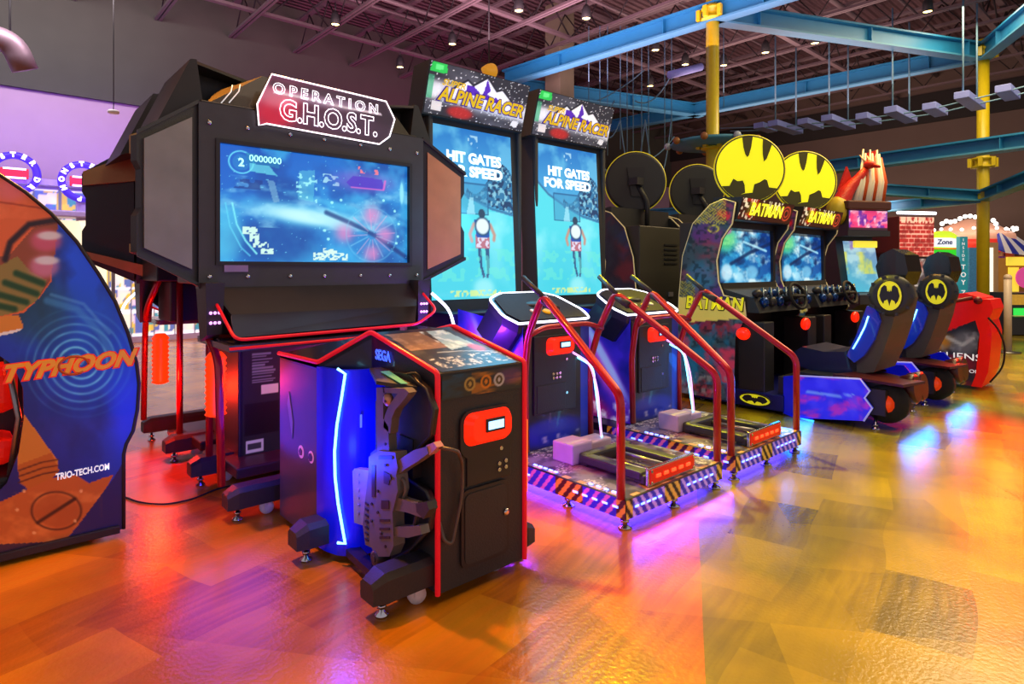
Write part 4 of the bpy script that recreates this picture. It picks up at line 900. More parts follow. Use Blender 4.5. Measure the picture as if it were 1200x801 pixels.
# bodywork between the sides
m = MB(BO); m.box((UL+.03, 3.0, .05), (UR-.03, 3.42, 1.7), 0, .01); m.box((UL+.03, 2.95, 1.05), (UR-.03, 3.05, 1.12)); m.done('cabinet_body', mat('grey_brown_back', '#3c3a34', .5, scale=5), bt)
m = MB(BO)
for k in range(5): m.box((5.62, 3.42, 1.3+k*.05), (5.86, 3.428, 1.318+k*.05))
m.box((5.3,3.42,.95),(5.36,3.43,1.0),1); m.box((5.7,3.42,.95),(5.78,3.43,1.0),1); m.done('rear_vent', [BLACK, mat('grey_latch', '#8c8890', .4)], bt, split=True)
def bsc(A):
    A.grad('#1c9ad0', '#0c3c90', (0,0), (1,.7)); A.cloud('#e8ffff', 5, 5, .48, .68, 4, .9); A.cloud('#0a2c60', 6, 5, .5, .7, 17, .9); A.cloud('#48b8e8', 8, 8, .5, .7, 23, .7)
    A.ell(.1, .8, .2, .22, '#58d860', .7, .7); A.line([(.2,.35),(.55,.55),(1,.75)], .03, '#0c2450', .8); A.line([(.45,.75),(.9,.6)], .02, '#b8f0ff', .8); A.ell(.12,.2,.1,.15,'#e0f8ff',.8,.4); A.ell(.6,.2,.12,.12,'#a8e8ff',.6,.4); A.ell(.35,.1,.1,.1,'#c0f0ff',.7,.4)
    A.mix((A.Y > .93)*.6, '#202020'); A.ell(.1, .93, .12, .07, '#c060a0', .8, .4)
bs = panel('screen', bt, BO, [(5.235,2.985,1.11),(6.25,2.985,1.11),(6.25,2.995,1.65),(5.235,2.995,1.65)], 110, 70, bsc, SCR)
m = MB(BO)
for q in (((6.24,2.96,1.06),(6.29,3.0,1.70)),((5.23,2.96,1.64),(6.29,3.0,1.72)),((5.23,2.96,1.04),(6.29,3.0,1.12))): m.box(*q)
m.done('screen_frame', BLACK, bt)
m = MB(BO); m.hexa([(5.23,2.82,1.70),(6.29,2.82,1.70),(6.29,3.05,1.70),(5.23,3.05,1.70)], [(5.23,2.76,1.90),(6.29,2.76,1.90),(6.29,3.05,1.92),(5.23,3.05,1.92)]); hb = m.done('header_box', BLACK, bt)
def bhd(A):
    A.fill('#3a1c18'); A.speck('#f0e0c0', 40, 8, .62, 5, .9, (A.X < .25)); A.cloud('#b82818', 8, 4, .5, .7, 4, .9, (A.X < .3)); A.ell(.88, .5, .08, .35, '#e05030', 1, ring=.12); A.ell(.88, .5, .04, .18, '#e05030', 1, ring=.2); A.speck('#fff8d0', 60, 3, .7, 15, .9, (A.X < .8)*(A.Y > .6))
hq = [(5.24,2.816,1.71),(6.28,2.816,1.71),(6.28,2.757,1.895),(5.24,2.757,1.895)]
panel('header_sign', hb, BO, hq, 90, 26, bhd, ARTL)
m = MB(BO); m.text('BATMAN', (5.72, 2.775, 1.80), (1,0,0), (0,-.3,1), .17, 0, .002, shear=.1, bold=.003, fit=.64); m.done('header_lettering', mat('bright_yellow_sign', '#fff040', .4, emit='#fff030', es=1.1), hb)
# emblem disc on a post
dn = Vector((-.72, -.69, .07)).normalized(); dc = Vector((5.78, 2.98, 2.235)); rad = .335
dx = Vector((0,0,1)).cross(dn).normalized(); dy = dn.cross(dx)
if True:
    m = MB(BO); m.lathe([(rad*.93,-.05),(rad,-.04),(rad*1.02,.0),(rad*1.0,.012),(rad*.965,.012),(rad*.965,.004)], dc, axis=dn, seg=48); disc = m.done('emblem_disc', BLACK2, bt)
    m = MB(BO); m.lathe([(rad*.96,.004),(rad*.96,.014)], dc, axis=dn, seg=48); fa = m.done('disc_face', YDISC, disc)
    m = MB(BO); m.lathe([(rad*1.0,-.02),(rad*1.035,-.01),(rad*1.035,.004),(rad*1.0,.01)], dc, axis=dn, seg=48); m.done('disc_rim', mat('yellow_rim', '#d8c820', .4, emit='#e0d020', es=.4), disc)
    def dd(l): return [dc + dn*.015 + dx*(a*rad*.96) + dy*(b*rad*.96) for a, b in l]
    m = MB(BO)
    def arcp(a0, a1, n=8): return [(math.cos(R(a0+(a1-a0)*k/n)), math.sin(R(a0+(a1-a0)*k/n))) for k in range(n+1)]
    m.slab(dd(arcp(102, 84, 4)+[(.05,.66),(-.02,.42),(-.07,.36),(-.13,.45),(-.18,.66)]), dn*.004)
    m.slab(dd(arcp(66, 48, 4)+[(.60,.55),(.50,.30),(.42,.22),(.39,.45),(.39,.7)]), dn*.004)
    m.slab(dd(arcp(212, 240, 4)+[(-.3,-.80),(-.16,-.74),(-.17,-.5),(-.22,-.36),(-.38,-.38),(-.50,-.30),(-.57,-.42),(-.62,-.52)]), dn*.004)
    m.slab(dd(arcp(240, 322, 9)+[(.55,-.58),(.50,-.36),(.42,-.33),(.28,-.42),(.12,-.48),(.06,-.74),(-.15,-.76),(-.3,-.80)]), dn*.004)
    m.done('bat_shape_cutouts', OLIVE, fa, split=True)
    m = MB(BO); m.tube(fillet([(5.72, 3.1, 1.7), (5.74, 3.12, 2.0), dc-dn*.06], .08), .03, 10); m.box(dc-dn*.09-Vector((.06,.06,.04)), dc-dn*.09+Vector((.06,.06,.04))); m.slab([dc-dn*.055+dx*a*.1+dy*b*.16 for a, b in ((-1,1),(1,1),(.5,-1),(-.5,-1))], dn*-.02); m.done('disc_bracket', BLACK, bt)
# dashboard, wheel, coin column
m = MB(BO); m.hexa([(5.23,2.6,.86),(6.29,2.6,.86),(6.29,3.0,.86),(5.23,3.0,.86)], [(5.23,2.66,.99),(6.29,2.66,.99),(6.29,3.0,1.08),(5.23,3.0,1.08)]); dash = m.done('dashboard', BLACK2, bt)
m = MB(BO)
for k, u in enumerate(np.linspace(5.3, 6.2, 7)):
    m.ball((u, 2.66+.02*(k%2), 1.03), .055, (k+1) % 3, (1,.8,.7), 10); m.ball((u+.05, 2.62, .95), .045, k % 2, (1,1,1.1), 10); m.tube([(u+.02,2.6,.93),(u+.06,2.64,1.08)], .012, 6, 2)
m.done('dash_pods', [mat('blue_chrome_pod', '#1c4488', .2, .6), BLACK, mat('steel_pod', '#5c6c80', .2, .7)], dash)
m = MB(BO); c = Vector((5.76, 2.50, 1.0)); ax = Vector((0,-1,.35)).normalized(); a = Vector((1,0,0)); b2 = ax.cross(a)
m.tube([c + a*.15*math.cos(t) + b2*.12*math.sin(t) for t in np.linspace(0, 2*math.pi, 25)[:-1]], .016, 8, closed=True); m.tube([c-a*.14, c+a*.14], .014, 8); m.tube([c, c+Vector((0,.15,-.05))], .03, 10); m.done('steering_wheel', RUBBER, bt)
m = MB(BO); m.box((UL+.02, 2.55, .15), (UL+.2, 2.8, .78), 0, .01); m.box((UR-.2, 2.55, .15), (UR-.02, 2.8, .78), 0, .01); m.done('coin_column', BLACK, bt, split=True)
m = MB(BO); p = pu(868, 393, UL+.02); m.ball((UL+.01, p.y-.03, .67), .075, 0, (.5,.9,.75), 14); m.ball((UR-.25, 2.56, .72), .075, 0, (1,.5,.8), 14); m.done('card_reader', REDLAMP, bt, split=True)
m = MB(BO); m.box((UL, 2.38, .03), (UR, 3.3, .17), 0, .008); base = m.done('base_plinth', mat('navy_plinth', '#0c1470', .35), bt)
def batpts(w, h):
    hf = [(0,.35),(.05,.42),(.08,.6),(.12,.42),(.2,.42),(.28,.9),(.5,1),(.8,.75),(1,0),(.85,-.45),(.6,-.8),(.5,-.5),(.35,-.45),(.22,-.35),(.1,-.6),(0,-1)]
    return [(x*w, y*h) for x, y in hf] + [(-x*w, y*h) for x, y in hf[::-1][1:-1]]
def emblem(off, parent, c, xd, yd, nn, w, h):
    c = Vector(c); xd = Vector(xd); yd = Vector(yd); nn = Vector(nn)
    m = MB(off); n = 24
    m.slab([c + xd*(w*math.cos(2*math.pi*k/n)) + yd*(h*math.sin(2*math.pi*k/n)) for k in range(n)], nn*.004)
    m.slab([c + nn*.004 + xd*x + yd*y for x, y in batpts(w*.84, h*.72)], nn*.003, 1)
    m.tube([c + nn*.004 + xd*(w*1.04*math.cos(2*math.pi*k/n)) + yd*(h*1.06*math.sin(2*math.pi*k/n)) for k in range(n)], w*.05, 6, 1, closed=True)
    return m.done('oval_bat_emblem', [YBUL, BLACK], parent)
emblem(BO, base, (UL-.002, 2.63, .10), (0,-1,0), (0,0,1), (-1,0,0), .14, .05)
# seat module
m = MB(BO); q = [Vector((UL+.02, pu(x,y,UL+.02).y, pu(x,y,UL+.02).z)) for x, y in ((918,441),(932,440),(1008,444),(1019,458),(1013,466),(1022,478),(1012,493),(930,489),(918,484))]
m.slab([p+Vector((UR-UL-.075,0,0)) for p in q], (.035,0,0)); m.done('side_pod', BLUEP, bt); m = MB(BO); m.slab(q, (.035,0,0)); pod = m.done('side_pod', BLUEP, bt)
m = MB(BO); m.tube(q[1:7], .008, 6); m.done('pod_edge', mat('lilac_edge', '#a8a0e0', .4, emit='#a0a0ff', es=.5), pod)
def podart(A): A.fill('#2a28f0').cloud('#1010a0', .05, .08, .5, .8, 3, .6).cloud('#a828b8', .06, .12, .5, .68, 9, .9).cloud('#4040ff', .08, .1, .5, .7, 12, .6).line([(945,458),(980,464),(1000,462)], 1, '#70a0ff', .8)
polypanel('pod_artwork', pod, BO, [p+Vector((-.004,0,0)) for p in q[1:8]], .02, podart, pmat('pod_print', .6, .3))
m = MB(BO); m.slab([(UL+.06, 1.62, .12), (UL+.5, 1.55, .12), (UR-.3, 2.0, .12), (UR-.06, 2.45, .12), (UL+.06, 2.45, .12)], (0,0,.2)); m.slab([(UL+.12, 1.6, .32), (UL+.45, 1.55, .32), (UR-.35, 1.95, .32), (UR-.2, 2.3, .32), (UL+.12, 2.3, .32)], (0,0,.05)); m.done('seat_base', BLACK, bt)
SU0, SU1 = 5.5, 6.02
def ssec(l, u): return [Vector((u, pu(x,y,5.5).y, pu(x,y,5.5).z)) for x, y in l]
cush = [(930,412),(940,406),(965,412),(990,412),(1003,405),(1004,436),(965,438),(934,428)]
m = MB(BO); m.hexa(ssec(cush, SU0), ssec(cush, SU1)); m.done('seat_cushion', mat('navy_vinyl', '#16204c', .35, coat=.2), bt)
back = [(992,415),(1004,396),(1014,372),(1022,345),(1030,326),(1045,328),(1052,350),(1046,380),(1036,410),(1024,436),(1000,438)]
m = MB(BO); m.hexa(ssec(back, SU0), ssec(back, SU1)); sb = m.done('seat_back', mat('grey_brown_vinyl', '#5a5248', .6), bt)
bol = [(994,416),(1004,396),(1012,374),(1018,358),(1028,362),(1033,376),(1026,398),(1014,416),(1003,424)]
m = MB(BO); m.hexa(ssec(bol, SU0-.04), ssec(bol, SU0)); m.hexa(ssec(bol, SU1), ssec(bol, SU1+.04)); m.done('blue_bolster', mat('blue_bolster_vinyl', '#1440b0', .25, coat=.5, emit='#1030ff', es=.15), sb, split=True)
m = MB(BO); m.tube([p+Vector((-.047,0,0)) for p in ssec([(1002,408),(1009,396),(1016,382),(1020,370)], SU0)], .006, 6); m.done('led_strip', LEDC, sb)
hdr_ = [(1026,330),(1022,312),(1028,298),(1042,291),(1056,298),(1060,318),(1054,334),(1040,338)]
m = MB(BO); m.hexa(ssec(hdr_, 5.58), ssec(hdr_, 5.95)); m.ball(ssec([(1042,312)], 5.76)[0], .1, 0, (1.6,.9,1)); m.done('head_cowl', mat('gloss_black_cowl', '#14161c', .2, coat=.5), sb)
c = ssec([(1046,346)], 5.47)[0]
for u, s in ((5.46, -1),):
    m = MB(BO); cc = Vector((u, c.y, c.z)); m.lathe([(.05,-.05),(.15,-.04),(.165,-.01),(.15,.02),(.12,.03)], cc, axis=(s,0,0), seg=28)
    for k in range(10): a = k*math.pi/5; m.box(cc+Vector((s*.0,.15*math.cos(a)-.012,.15*math.sin(a)-.012)), cc+Vector((s*.025,.15*math.cos(a)+.012,.15*math.sin(a)+.012)))
    hw = m.done('round_headrest_pod', CHAR, sb); emblem(BO, hw, cc+Vector((s*.03,0,0)), (0,s*1.,0) if s > 0 else (0,-1,0), (0,0,1), (s,0,0), .085, .115)
for u, s in ((5.36, -1), (6.16, 1)):
    m = MB(BO); wc = Vector((u, 1.64 if s < 0 else 2.25, .21)); m.lathe([(.05,-.07),(.13,-.065),(.155,-.04),(.155,.03),(.13,.055),(.08,.06)], wc, axis=(s,0,0), seg=24); m.lathe([(.08,.055),(.03,.09),(.01,.095)], wc, axis=(s,0,0), seg=12, m=1); m.done('wheel', [RUBBER, mat('orange_hub', '#b84020', .3, emit='#ff4010', es=.4)], bt)
    m = MB(BO); ex = 5.55 if s < 0 else 5.72; m.lathe([(.04,0),(.1,.03),(.12,.12),(.1,.14)], (ex, 1.62, .3), axis=(0,-1,.1), seg=18); m.done('exhaust', mat('maroon_gloss', '#48101c', .35), bt)
m = MB(BO); m.slab([(UL+.06,1.5,.36),(UL+.3,1.42,.37),(UL+.34,1.9,.38),(UL+.06,2.0,.38)], (0,0,.02)); m.slab([(UR-.3,1.95,.37),(UR-.45,1.8,.37),(UR-.5,2.2,.38),(UR-.2,2.3,.38)], (0,0,.02)); m.done('tail_fin', mat('maroon_gloss', '#48101c', .35), bt, split=True)
m = MB(BO)
for x, y in ((5.3,1.7),(6.2,1.7),(5.3,2.4),(6.2,2.4),(5.3,3.2),(6.2,3.2)): m = MB(BO); foot(m, x, y, .12, 0, .03); m.done('levelling_foot', CHROME, bt)
b2_ = copytree(bt); b2_.location.x += 1.27; b2_['label'] = 'bat themed driving game second from the ski machines, its emblem disc partly behind the first'
for k, lb in ((0, 'bat themed driving game turned away, its round dark disc left of the yellow ones'), (1, 'second driving game turned away, its dark disc partly hidden by the nearest curved side panel')):
    o = copytree(bt); o.rotation_euler.z = math.pi; o.location = (5.70 + k*1.27, 4.42, 0); o['label'] = lb
# ================================================================ RIDE CAPSULE AT LEFT
TO = Vector((0, 3.6, 0)); TV = 3.37
ty = thing('motion_ride_capsule', TO, 'big curved motion ride at the left edge with blue and orange artwork and swirling lettering', 'arcade ride')
out = [(-150,150),(-60,172),(0,205),(30,225),(60,250),(90,283),(115,320),(135,353),(150,390),(160,425),(163,450),(161,480),(156,505),(148,520),(145,532),(145,628)]
o3 = [Vector((pv(x,y,TV).x, TV, max(.03, pv(x,y,TV).z))) for x, y in out]
low = [Vector((-.5, TV, .03))] + [Vector((-.5, TV, .33))]
notch = [Vector((pv(x,y,TV).x, TV, pv(x,y,TV).z)) for x, y in ((0,574),(8,566),(22,530),(28,490),(27,455),(16,428),(0,417),(-60,405),(-150,405))]
poly = o3 + low + notch
m = MB(TO); m.slab([p+Vector((0,.004,0)) for p in poly], (0,.05,0)); shell = m.done('side_shell', mat('dark_shell_edge', '#181c30', .4), ty)
def tya(A):
    A.grad('#1850d8', '#1a1858', (160,440), (20,580)); A.cloud('#0c2468', .03, .025, .4, .7, 2, .7); A.ell(150, 455, 22, 70, '#1440ff', .9, .8)
    A.ell(110, 400, 60, 60, '#1450b0', .7, .8); A.ell(40, 360, 40, 40, '#184820', .5, .6)
    A.poly([(-200,100),(0,200),(69,256),(62,300),(60,330),(45,350),(28,366),(-40,380),(-200,380)], '#d8602c')
    A.cloud('#e8703c', .05, .04, .45, .7, 4, .7, (A.Y < 256)); A.ell(12, 222, 20, 14, '#d86878', .7, .7)
    A.poly([(-40,300),(10,300),(40,266),(68,260),(64,300),(58,330),(44,350),(26,364),(-40,372)], '#8c4428')
    A.poly([(-40,332),(20,300),(36,318),(55,328),(45,350),(26,364),(-40,380)], '#8a7434', .95)
    A.line([(6,304),(12,284),(34,263),(69,257)], 3.5, '#201018', .95); A.line([(-40,232),(10,238),(50,244)], 1, '#902c14', .7)
    A.ell(54, 282, 18, 13, '#d05878', .8, .5); A.ell(58, 276, 14, 5, '#d8d0c8', .9, .4); A.ell(52, 312, 17, 13, '#d07898', .8, .5); A.ell(55, 305, 14, 5, '#d8d0c8', .9, .4)
    for a, b in (((19,320),(50,332)),((6,331),(43,344)),((-8,343),(31,354)),((-20,354),(17,362))): A.line([a, b], 3.6, '#184018', 1)
    A.poly([(-40,374),(22,369),(28,384),(-10,392),(-40,396)], '#d88028'); A.poly([(-40,394),(0,390),(28,384),(20,389),(-40,402)], '#e8d8c8')
    cx, cy = 92, 425
    r = np.hypot(A.X-cx, (A.Y-cy)*1.05); th = np.arctan2(A.Y-cy, A.X-cx)
    sp = (r/9.5 + th/(2*math.pi)*2) % 1; m_ = np.exp(-((sp-.5)/.16)**2)*np.clip(1.25-r/58, 0, 1)
    A.mix(m_*1.2*(A.Y > 340)*(vnoise(th*3+r*.06, r*.08, 3)*.7+.5), '#6cc8e8'); A.line([(55,352),(90,362),(118,390),(132,420)], 4, '#50a0d0', .45); A.line([(60,345),(98,356),(128,390)], 2, '#70b8e0', .4)
    A.poly([(28,485),(48,512),(68,540),(66,556),(40,575),(26,560),(20,540)], '#d07828'); A.poly([(20,545),(60,530),(70,552),(40,578),(24,566)], '#c05c1c')
    for k in range(3): A.line([(22,551+k*7),(50,541+k*7),(68,538+k*7)], .9, '#582010', .9)
    A.poly([(-60,600),(0,588),(60,560),(88,556),(104,566),(120,560),(133,556),(128,566),(112,590),(84,624),(66,645),(60,634),(-60,660)], '#c45a22'); A.cloud('#e88038', .04, .06, .5, .7, 31, .6, (A.Y > 575)*(A.X < 120))
    A.ell(66, 598, 29, 22, '#502010', .9, ring=.05); A.ell(66, 598, 26, 19, '#b04c1c', .7, .1); A.line([(44,612),(88,584)], 2, '#401808', .9)
    for x, y in ((28,575),(20,597),(40,624),(88,610),(95,575)): A.ell(x, y, 2, 2, '#f0a060', .9, .3)
    A.poly([(-60,640),(66,634),(62,644),(-60,668)], '#402030'); A.poly([(60,650),(84,625),(133,560),(145,540),(145,640)], '#241848', .85)
def tyart_parent(): pass
sa = polypanel('side_artwork', shell, TO, poly, .0045, tya, pmat('capsule_print', .22, .35, coat=.2))  # added glow brightens the printed capsule side, which is no lamp
m = MB(TO); m.text('TYPHOON', (.345, TV-.004, .815), (1,0,.06), (0,0,1), .098, 1, .001, shear=.35, bold=.009, fit=.51); m.text('TYPHOON', (.345, TV-.007, .816), (1,0,.06), (0,0,1), .098, 0, .001, shear=.35, bold=.004, fit=.49)
c = Vector((.36, TV-.006, .818)); n = 26
m.tube([c+Vector((.055*math.cos(t), 0, .04*math.sin(t))) for t in np.linspace(0, 5.4, n)], .006, 6, 2)
m.done('swirl_lettering', [mat('orange_yellow_print', '#f0a030', .4, emit='#f0a030', es=.2), TXR, mat('dark_orange_print', '#d86010', .4)], sa)
m = MB(TO); m.text('TRIO-TECH.COM', (.395, TV-.004, .333), (1,0,.03), (0,0,1), .04, 0, .001, bold=.001, fit=.2); m.done('web_address', TXW, sa)
m = MB(TO); m.tube(o3, .008, 6); m.done('edge_trim', BLACK, shell)
m = MB(TO); m.box((-.5, TV+.05, .06), (.5, 4.6, .36), 0, .02); m.box((-.5, TV+.32, .3), (.38, 4.4, 1.3), 0, .05); m.box((-.5, TV-.02, .02), (.535, TV+.05, .055), 0, .004); m.done('capsule_body', BLACK, ty)
m = MB(TO); m.box((-.3, TV+.08, .62), (.17, TV+.22, .84), 0, .05); m.box((-.3, TV+.06, .40), (.16, TV+.3, .52), 0, .04); m.done('seat', REDFAB, ty)
m = MB(TO); m.tube([(.14, TV+.06, .36), (.17, TV+.06, .6), (.13, TV+.06, .86)], .012, 8); m.done('grab_bar', STEEL, ty)
for x in (.08, .42):
    m = MB(TO); foot(m, x, TV+.08, .06); m.done('levelling_foot', CHROME, ty)

# cord on the floor
pts = [pz(x, y, .006) for x, y in ((140,580),(165,589),(195,591),(225,585),(255,572),(285,566),(320,564),(350,568))]
tag(MB(pts[0]).tube(fillet(pts, .1, 4), .005, 6).done('power_cord', RUBBER), 'thin black cord snaking over the orange floor behind the ride', 'cord')

# ================================================================ FAR LEFT GAMES WITH RING SIGNS
def ringgame(px, py, t, r, label):
    c = pt(px, py, t); O = Vector((c.x, c.y+.1, 0)); g = thing('ring_sign_game', O, label, 'arcade machine', 'games topped by lettered ring signs')
    nn = Vector((-c.x, -c.y, 0)).normalized(); nn = Vector((0,-1,0)); X = Vector((1,0,0)); Z = Vector((0,0,1))
    m = MB(O); m.tube([c+X*(r*math.cos(a))+Z*(r*math.sin(a)) for a in np.linspace(0, 2*math.pi, 33)[:-1]], r*.2, 8, closed=True)
    rg = m.done('sign_ring', mat('violet_lit_ring', '#34208c', .4, emit='#5030e0', es=.8), g)
    m = MB(O); s = 'MONSTER DROP '
    for k, ch in enumerate(s):
        if ch == ' ': continue
        a = R(205 - k*360/13); d = X*math.cos(a)+Z*math.sin(a); p = c + d*r - Vector((0, r*.21, 0)); m.text(ch, p, d.cross(Vector((0,1,0)))*-1 if False else Vector((math.sin(a),0,-math.cos(a))), d, r*.36, 0, .002, bold=.006)
    m.done('ring_lettering', mat('white_lit_letters', '#ffffff', .4, emit='#f0e8ff', es=1.6), rg)
    m = MB(O); m.box(c+Vector((-r*.62,-.03,-r*.28)), c+Vector((r*.62,.02,r*.28)), 0, .01); m.box(c+Vector((-r*.5,-.035,r*.2)), c+Vector((r*.5,-.02,r*.3)), 1); m.box(c+Vector((-r*.5,-.035,-r*.3)), c+Vector((r*.5,-.02,-r*.2)), 1); m.done('centre_banner', [TXR, mat('white_lit_letters', '#fff', .4)], rg)
    m = MB(O); m.box((c.x-.08, c.y+.0, 2.0), (c.x+.08, c.y+.1, c.z-r*.9)); m.box((c.x-.42, c.y-.05, .0), (c.x+.42, c.y+.6, .8), 0, .02); m.box((c.x-.42, c.y+.5, .8), (c.x+.42, c.y+.6, 2.1)); m.box((c.x-.42,c.y-.05,2.05),(c.x+.42,c.y+.6,2.15),0,.02); m.done('cabinet', mat('pale_violet_cabinet', '#b8a8d8', .4), g)
    m = MB(O)
    for x in (-.4, .4): m.box((c.x+x-.025, c.y-.04, .8), (c.x+x+.025, c.y+.01, 2.06), 0, .005)
    m.done('corner_post', STEEL, g, split=True)
    m = MB(O); m.box((c.x-.38, c.y+.44, .82), (c.x+.38, c.y+.49, 2.03)); m.slab([(c.x-.05,c.y+.0,2.0),(c.x+.1,c.y+0,2.02),(c.x+.32,c.y+.0,1.2),(c.x+.2,c.y,1.15)], (0,.03,0)); m.done('lit_playfield', mat('cream_lit_playfield', '#f4ecd0', .4, emit='#fff0c8', es=.9, var=.4, scale=8), g)
ringgame(17, 203, 9.2, .27, 'game with a round lettered ring sign at the far left above the orange ride')
ringgame(97, 213, 9.6, .27, 'game with a round lettered ring sign just left of the rear shooting cabinet')
O = Vector((1.6, 12.0, 0))
sh = thing('lit_prize_wall', O, 'long brightly lit wall of small prizes behind the ring sign games', 'display')
m = MB(O); m.box((-1.2, 12.1, 0), (3.4, 12.35, 2.62)); m.box((-1.2, 11.9, 2.55), (3.4, 12.35, 2.64)); m.done('cabinet', mat('lilac_white_frame', '#d0c4e8', .4), sh)
def shelf(A):
    A.fill('#efe6d0'); A.cloud('#c8a0e0', 30, 6, .4, .7, 4, .7); A.speck('#3850a0', 60, 16, .62, 5, .8); A.speck('#e0b840', 50, 14, .68, 8, .9); A.speck('#38889c', 70, 20, .7, 10, .9); A.mix(((A.Y*6) % 1 < .14)*1., '#f8f4ff'); A.mix(((A.X*14) % 1 < .08)*1., '#6a6878')
panel('prize_shelves', sh, O, [(-1.2,12.09,.1),(3.4,12.09,.1),(3.4,12.09,2.5),(-1.2,12.09,2.5)], 200, 70, shelf, pmat('lit_shelves', 1.0, .4))

# ================================================================ CABINETS BEYOND THE DRIVING GAMES
def facing(px, py, t, yaw=None):
    """origin on the floor and a frame turned towards the aisle"""
    p = pt(px, py, t); return Vector((p.x, p.y, 0))
def loc2(O, a, x, y, z): return Vector((O.x + x*math.cos(a) - y*math.sin(a), O.y + x*math.sin(a) + y*math.cos(a), z))
# -- dragon topped upright, rotated parts built in its own frame
O = facing(1013, 300, 8.1)
dg = thing('fantasy_upright_cabinet', O, 'upright game with a red and white dragon figure on top and a pink glowing header', 'arcade machine'); dg.rotation_euler.z = R(-28)
Z0 = (0, 0, 0)
def add(name, mb, mt, par): return mb.done(name, mt, par)
m = MB(); m.prism([(-.05,.0),(.75,.0),(.75,1.75),(.2,1.75),(.05,.95),(-.25,.92),(-.25,.8),(-.05,.7)], 'x', -.3, .3); add('cabinet', m, BLACK, dg)
def dsc(A): A.grad('#40b8d0', '#7090b8', (0,0), (.3,1)); A.cloud('#d8f8f0', 3, 6, .45, .7, 3, .6); A.cloud('#e8e040', 5, 4, .5, .7, 8, .7, (A.Y > .35)*(A.Y < .8)); A.cloud('#8858a8', 4, 4, .55, .7, 11, .8, (A.Y > .7))
panel('screen', dg, Z0, [(-.25,-.02,.95),(.25,-.02,.95),(.25,.1,1.62),(-.25,.1,1.62)], 40, 50, dsc, SCR)
m = MB(); m.box((-.16,-.01,1.53),(.2,.03,1.62),0,.01); add('yellow_plate', m, mat('yellow_lit_plate', '#f0e040', .4, emit='#f0e040', es=.8), dg)
m = MB(); m.box((-.33,-.08,1.68),(.33,.4,1.75)); m.box((-.31,-.06,1.75),(.31,.4,2.02)); m.box((-.34,-.1,2.02),(.34,.4,2.14),1,.02); hb = add('header_box', m, [BLACK, mat('dark_wood_cap', '#4a2418', .5)], dg)
def dh(A): A.fill('#d83878').cloud('#f0a8c8', 4, 4, .45, .7, 3, .8).cloud('#5820a0', 9, 3, .52, .66, 8, .9).cloud('#ffd0e8', 12, 4, .55, .7, 5, .9).mix((A.Y < .12)*1., '#381828')
panel('header_sign', hb, Z0, [(-.3,-.064,1.76),(.3,-.064,1.76),(.3,-.064,2.01),(-.3,-.064,2.01)], 40, 20, dh, ARTL)
m = MB()
# winged dragon: body, neck, head, two wings, tail
rr_ = [(-.34,.1,1.95),(-.3,.1,2.1),(-.2,.08,2.28),(-.08,.05,2.42),(.02,.0,2.56)]
m.tube(fillet([Vector(p) for p in rr_], .06, 4), .13, 12, 0, r1=.05)
m.ball((.05,-.03,2.62), .07, 0, (1,1.3,.8)); m.tube([(.05,-.08,2.61),(.07,-.18,2.57)], .04, 8, 0, r1=.015); m.tube([(.02,.0,2.66),(-.02,.06,2.76)], .018, 6, 1, r1=.004); m.tube([(.09,.0,2.66),(.1,.06,2.76)], .018, 6, 1, r1=.004)
m.ball((-.32,.1,2.02), .15, 2, (1,1,1.3))
dr = add('dragon_figure', m, [mat('red_scales', '#c42418', .4, bump=.6, scale=40), mat('horn_cream', '#d8c8a0', .5), mat('yellow_green_belly', '#b8a828', .4, scale=20)], dg)
m = MB()
for (a, b, c_, mi) in (((-.05,.1,2.14),(.12,.05,2.8),(.30,.1,2.85),0),((0,.12,2.14),(.30,.1,2.85),(.33,.12,2.14),1),((-.26,.16,2.3),(-.14,.14,2.62),(-.02,.12,2.3),0)):
    m.slab([a, b, c_], (0,.03,0), mi)
for k in range(9):
    m.tube([(-.10+.052*k, .04, 2.13), (-.06+.05*k, .0, 2.4), (.04+.036*k, .06, 2.84-.05*(k%3))], .034, 6, 2 if k % 3 == 2 else 1, r1=.01)
add('ribbed_wing', m, [mat('red_scales', '#c42418', .4), mat('bone_white_membrane', '#e0d8c0', .5, emit='#e0d8c0', es=.12), mat('orange_vein', '#c8541c', .5)], dr)
# -- cabinet with red bricks on its header
O = facing(1066, 300, 8.9)
bkc = thing('brick_header_cabinet', O, 'upright game with a red brick patterned header under a white light tube', 'arcade machine'); bkc.rotation_euler.z = R(-30)
m = MB(); m.box((-.3,0,0),(.3,.7,1.5),0,.01); m.prism([(-.3,.75),(0,.7),(0,1.0),(-.2,.95)], 'x', -.28, .28); add('cabinet', m, BLACK, bkc)
m = MB(); m.box((-.3,-.12,1.42),(.3,.5,2.0),0,.01); hb = add('header_box', m, mat('dark_brick_side', '#5c1c18', .6), bkc)
def brk(A):
    A.fill('#a82820'); row = np.floor(A.Y*9); x = A.X*6+.5*(row % 2); A.mix((((A.Y*9) % 1) < .22)*1., '#e0a898'); A.mix(((x % 1) < .1)*.8, '#e0a898'); A.cloud('#701410', 8, 8, .5, .7, 3, .6); A.speck('#f0d8c0', 26, 5, .5, 6, .8, (A.Y > .85))
panel('brick_sign', hb, Z0, [(-.29,-.124,1.43),(.29,-.124,1.43),(.29,-.124,1.99),(-.29,-.124,1.99)], 50, 50, brk, ARTL)
m = MB(); m.tube([(-.32,-.12,2.05),(.32,-.12,2.05)], .022, 8); add('light_tube', m, LEDW, bkc)
def fig(A): A.grad('#302830','#705048',(0,0),(0,1)); A.cloud('#e85030', 5, 3, .45, .65, 4, .9); A.cloud('#d8d0c0', 6, 4, .52, .7, 9, .8)
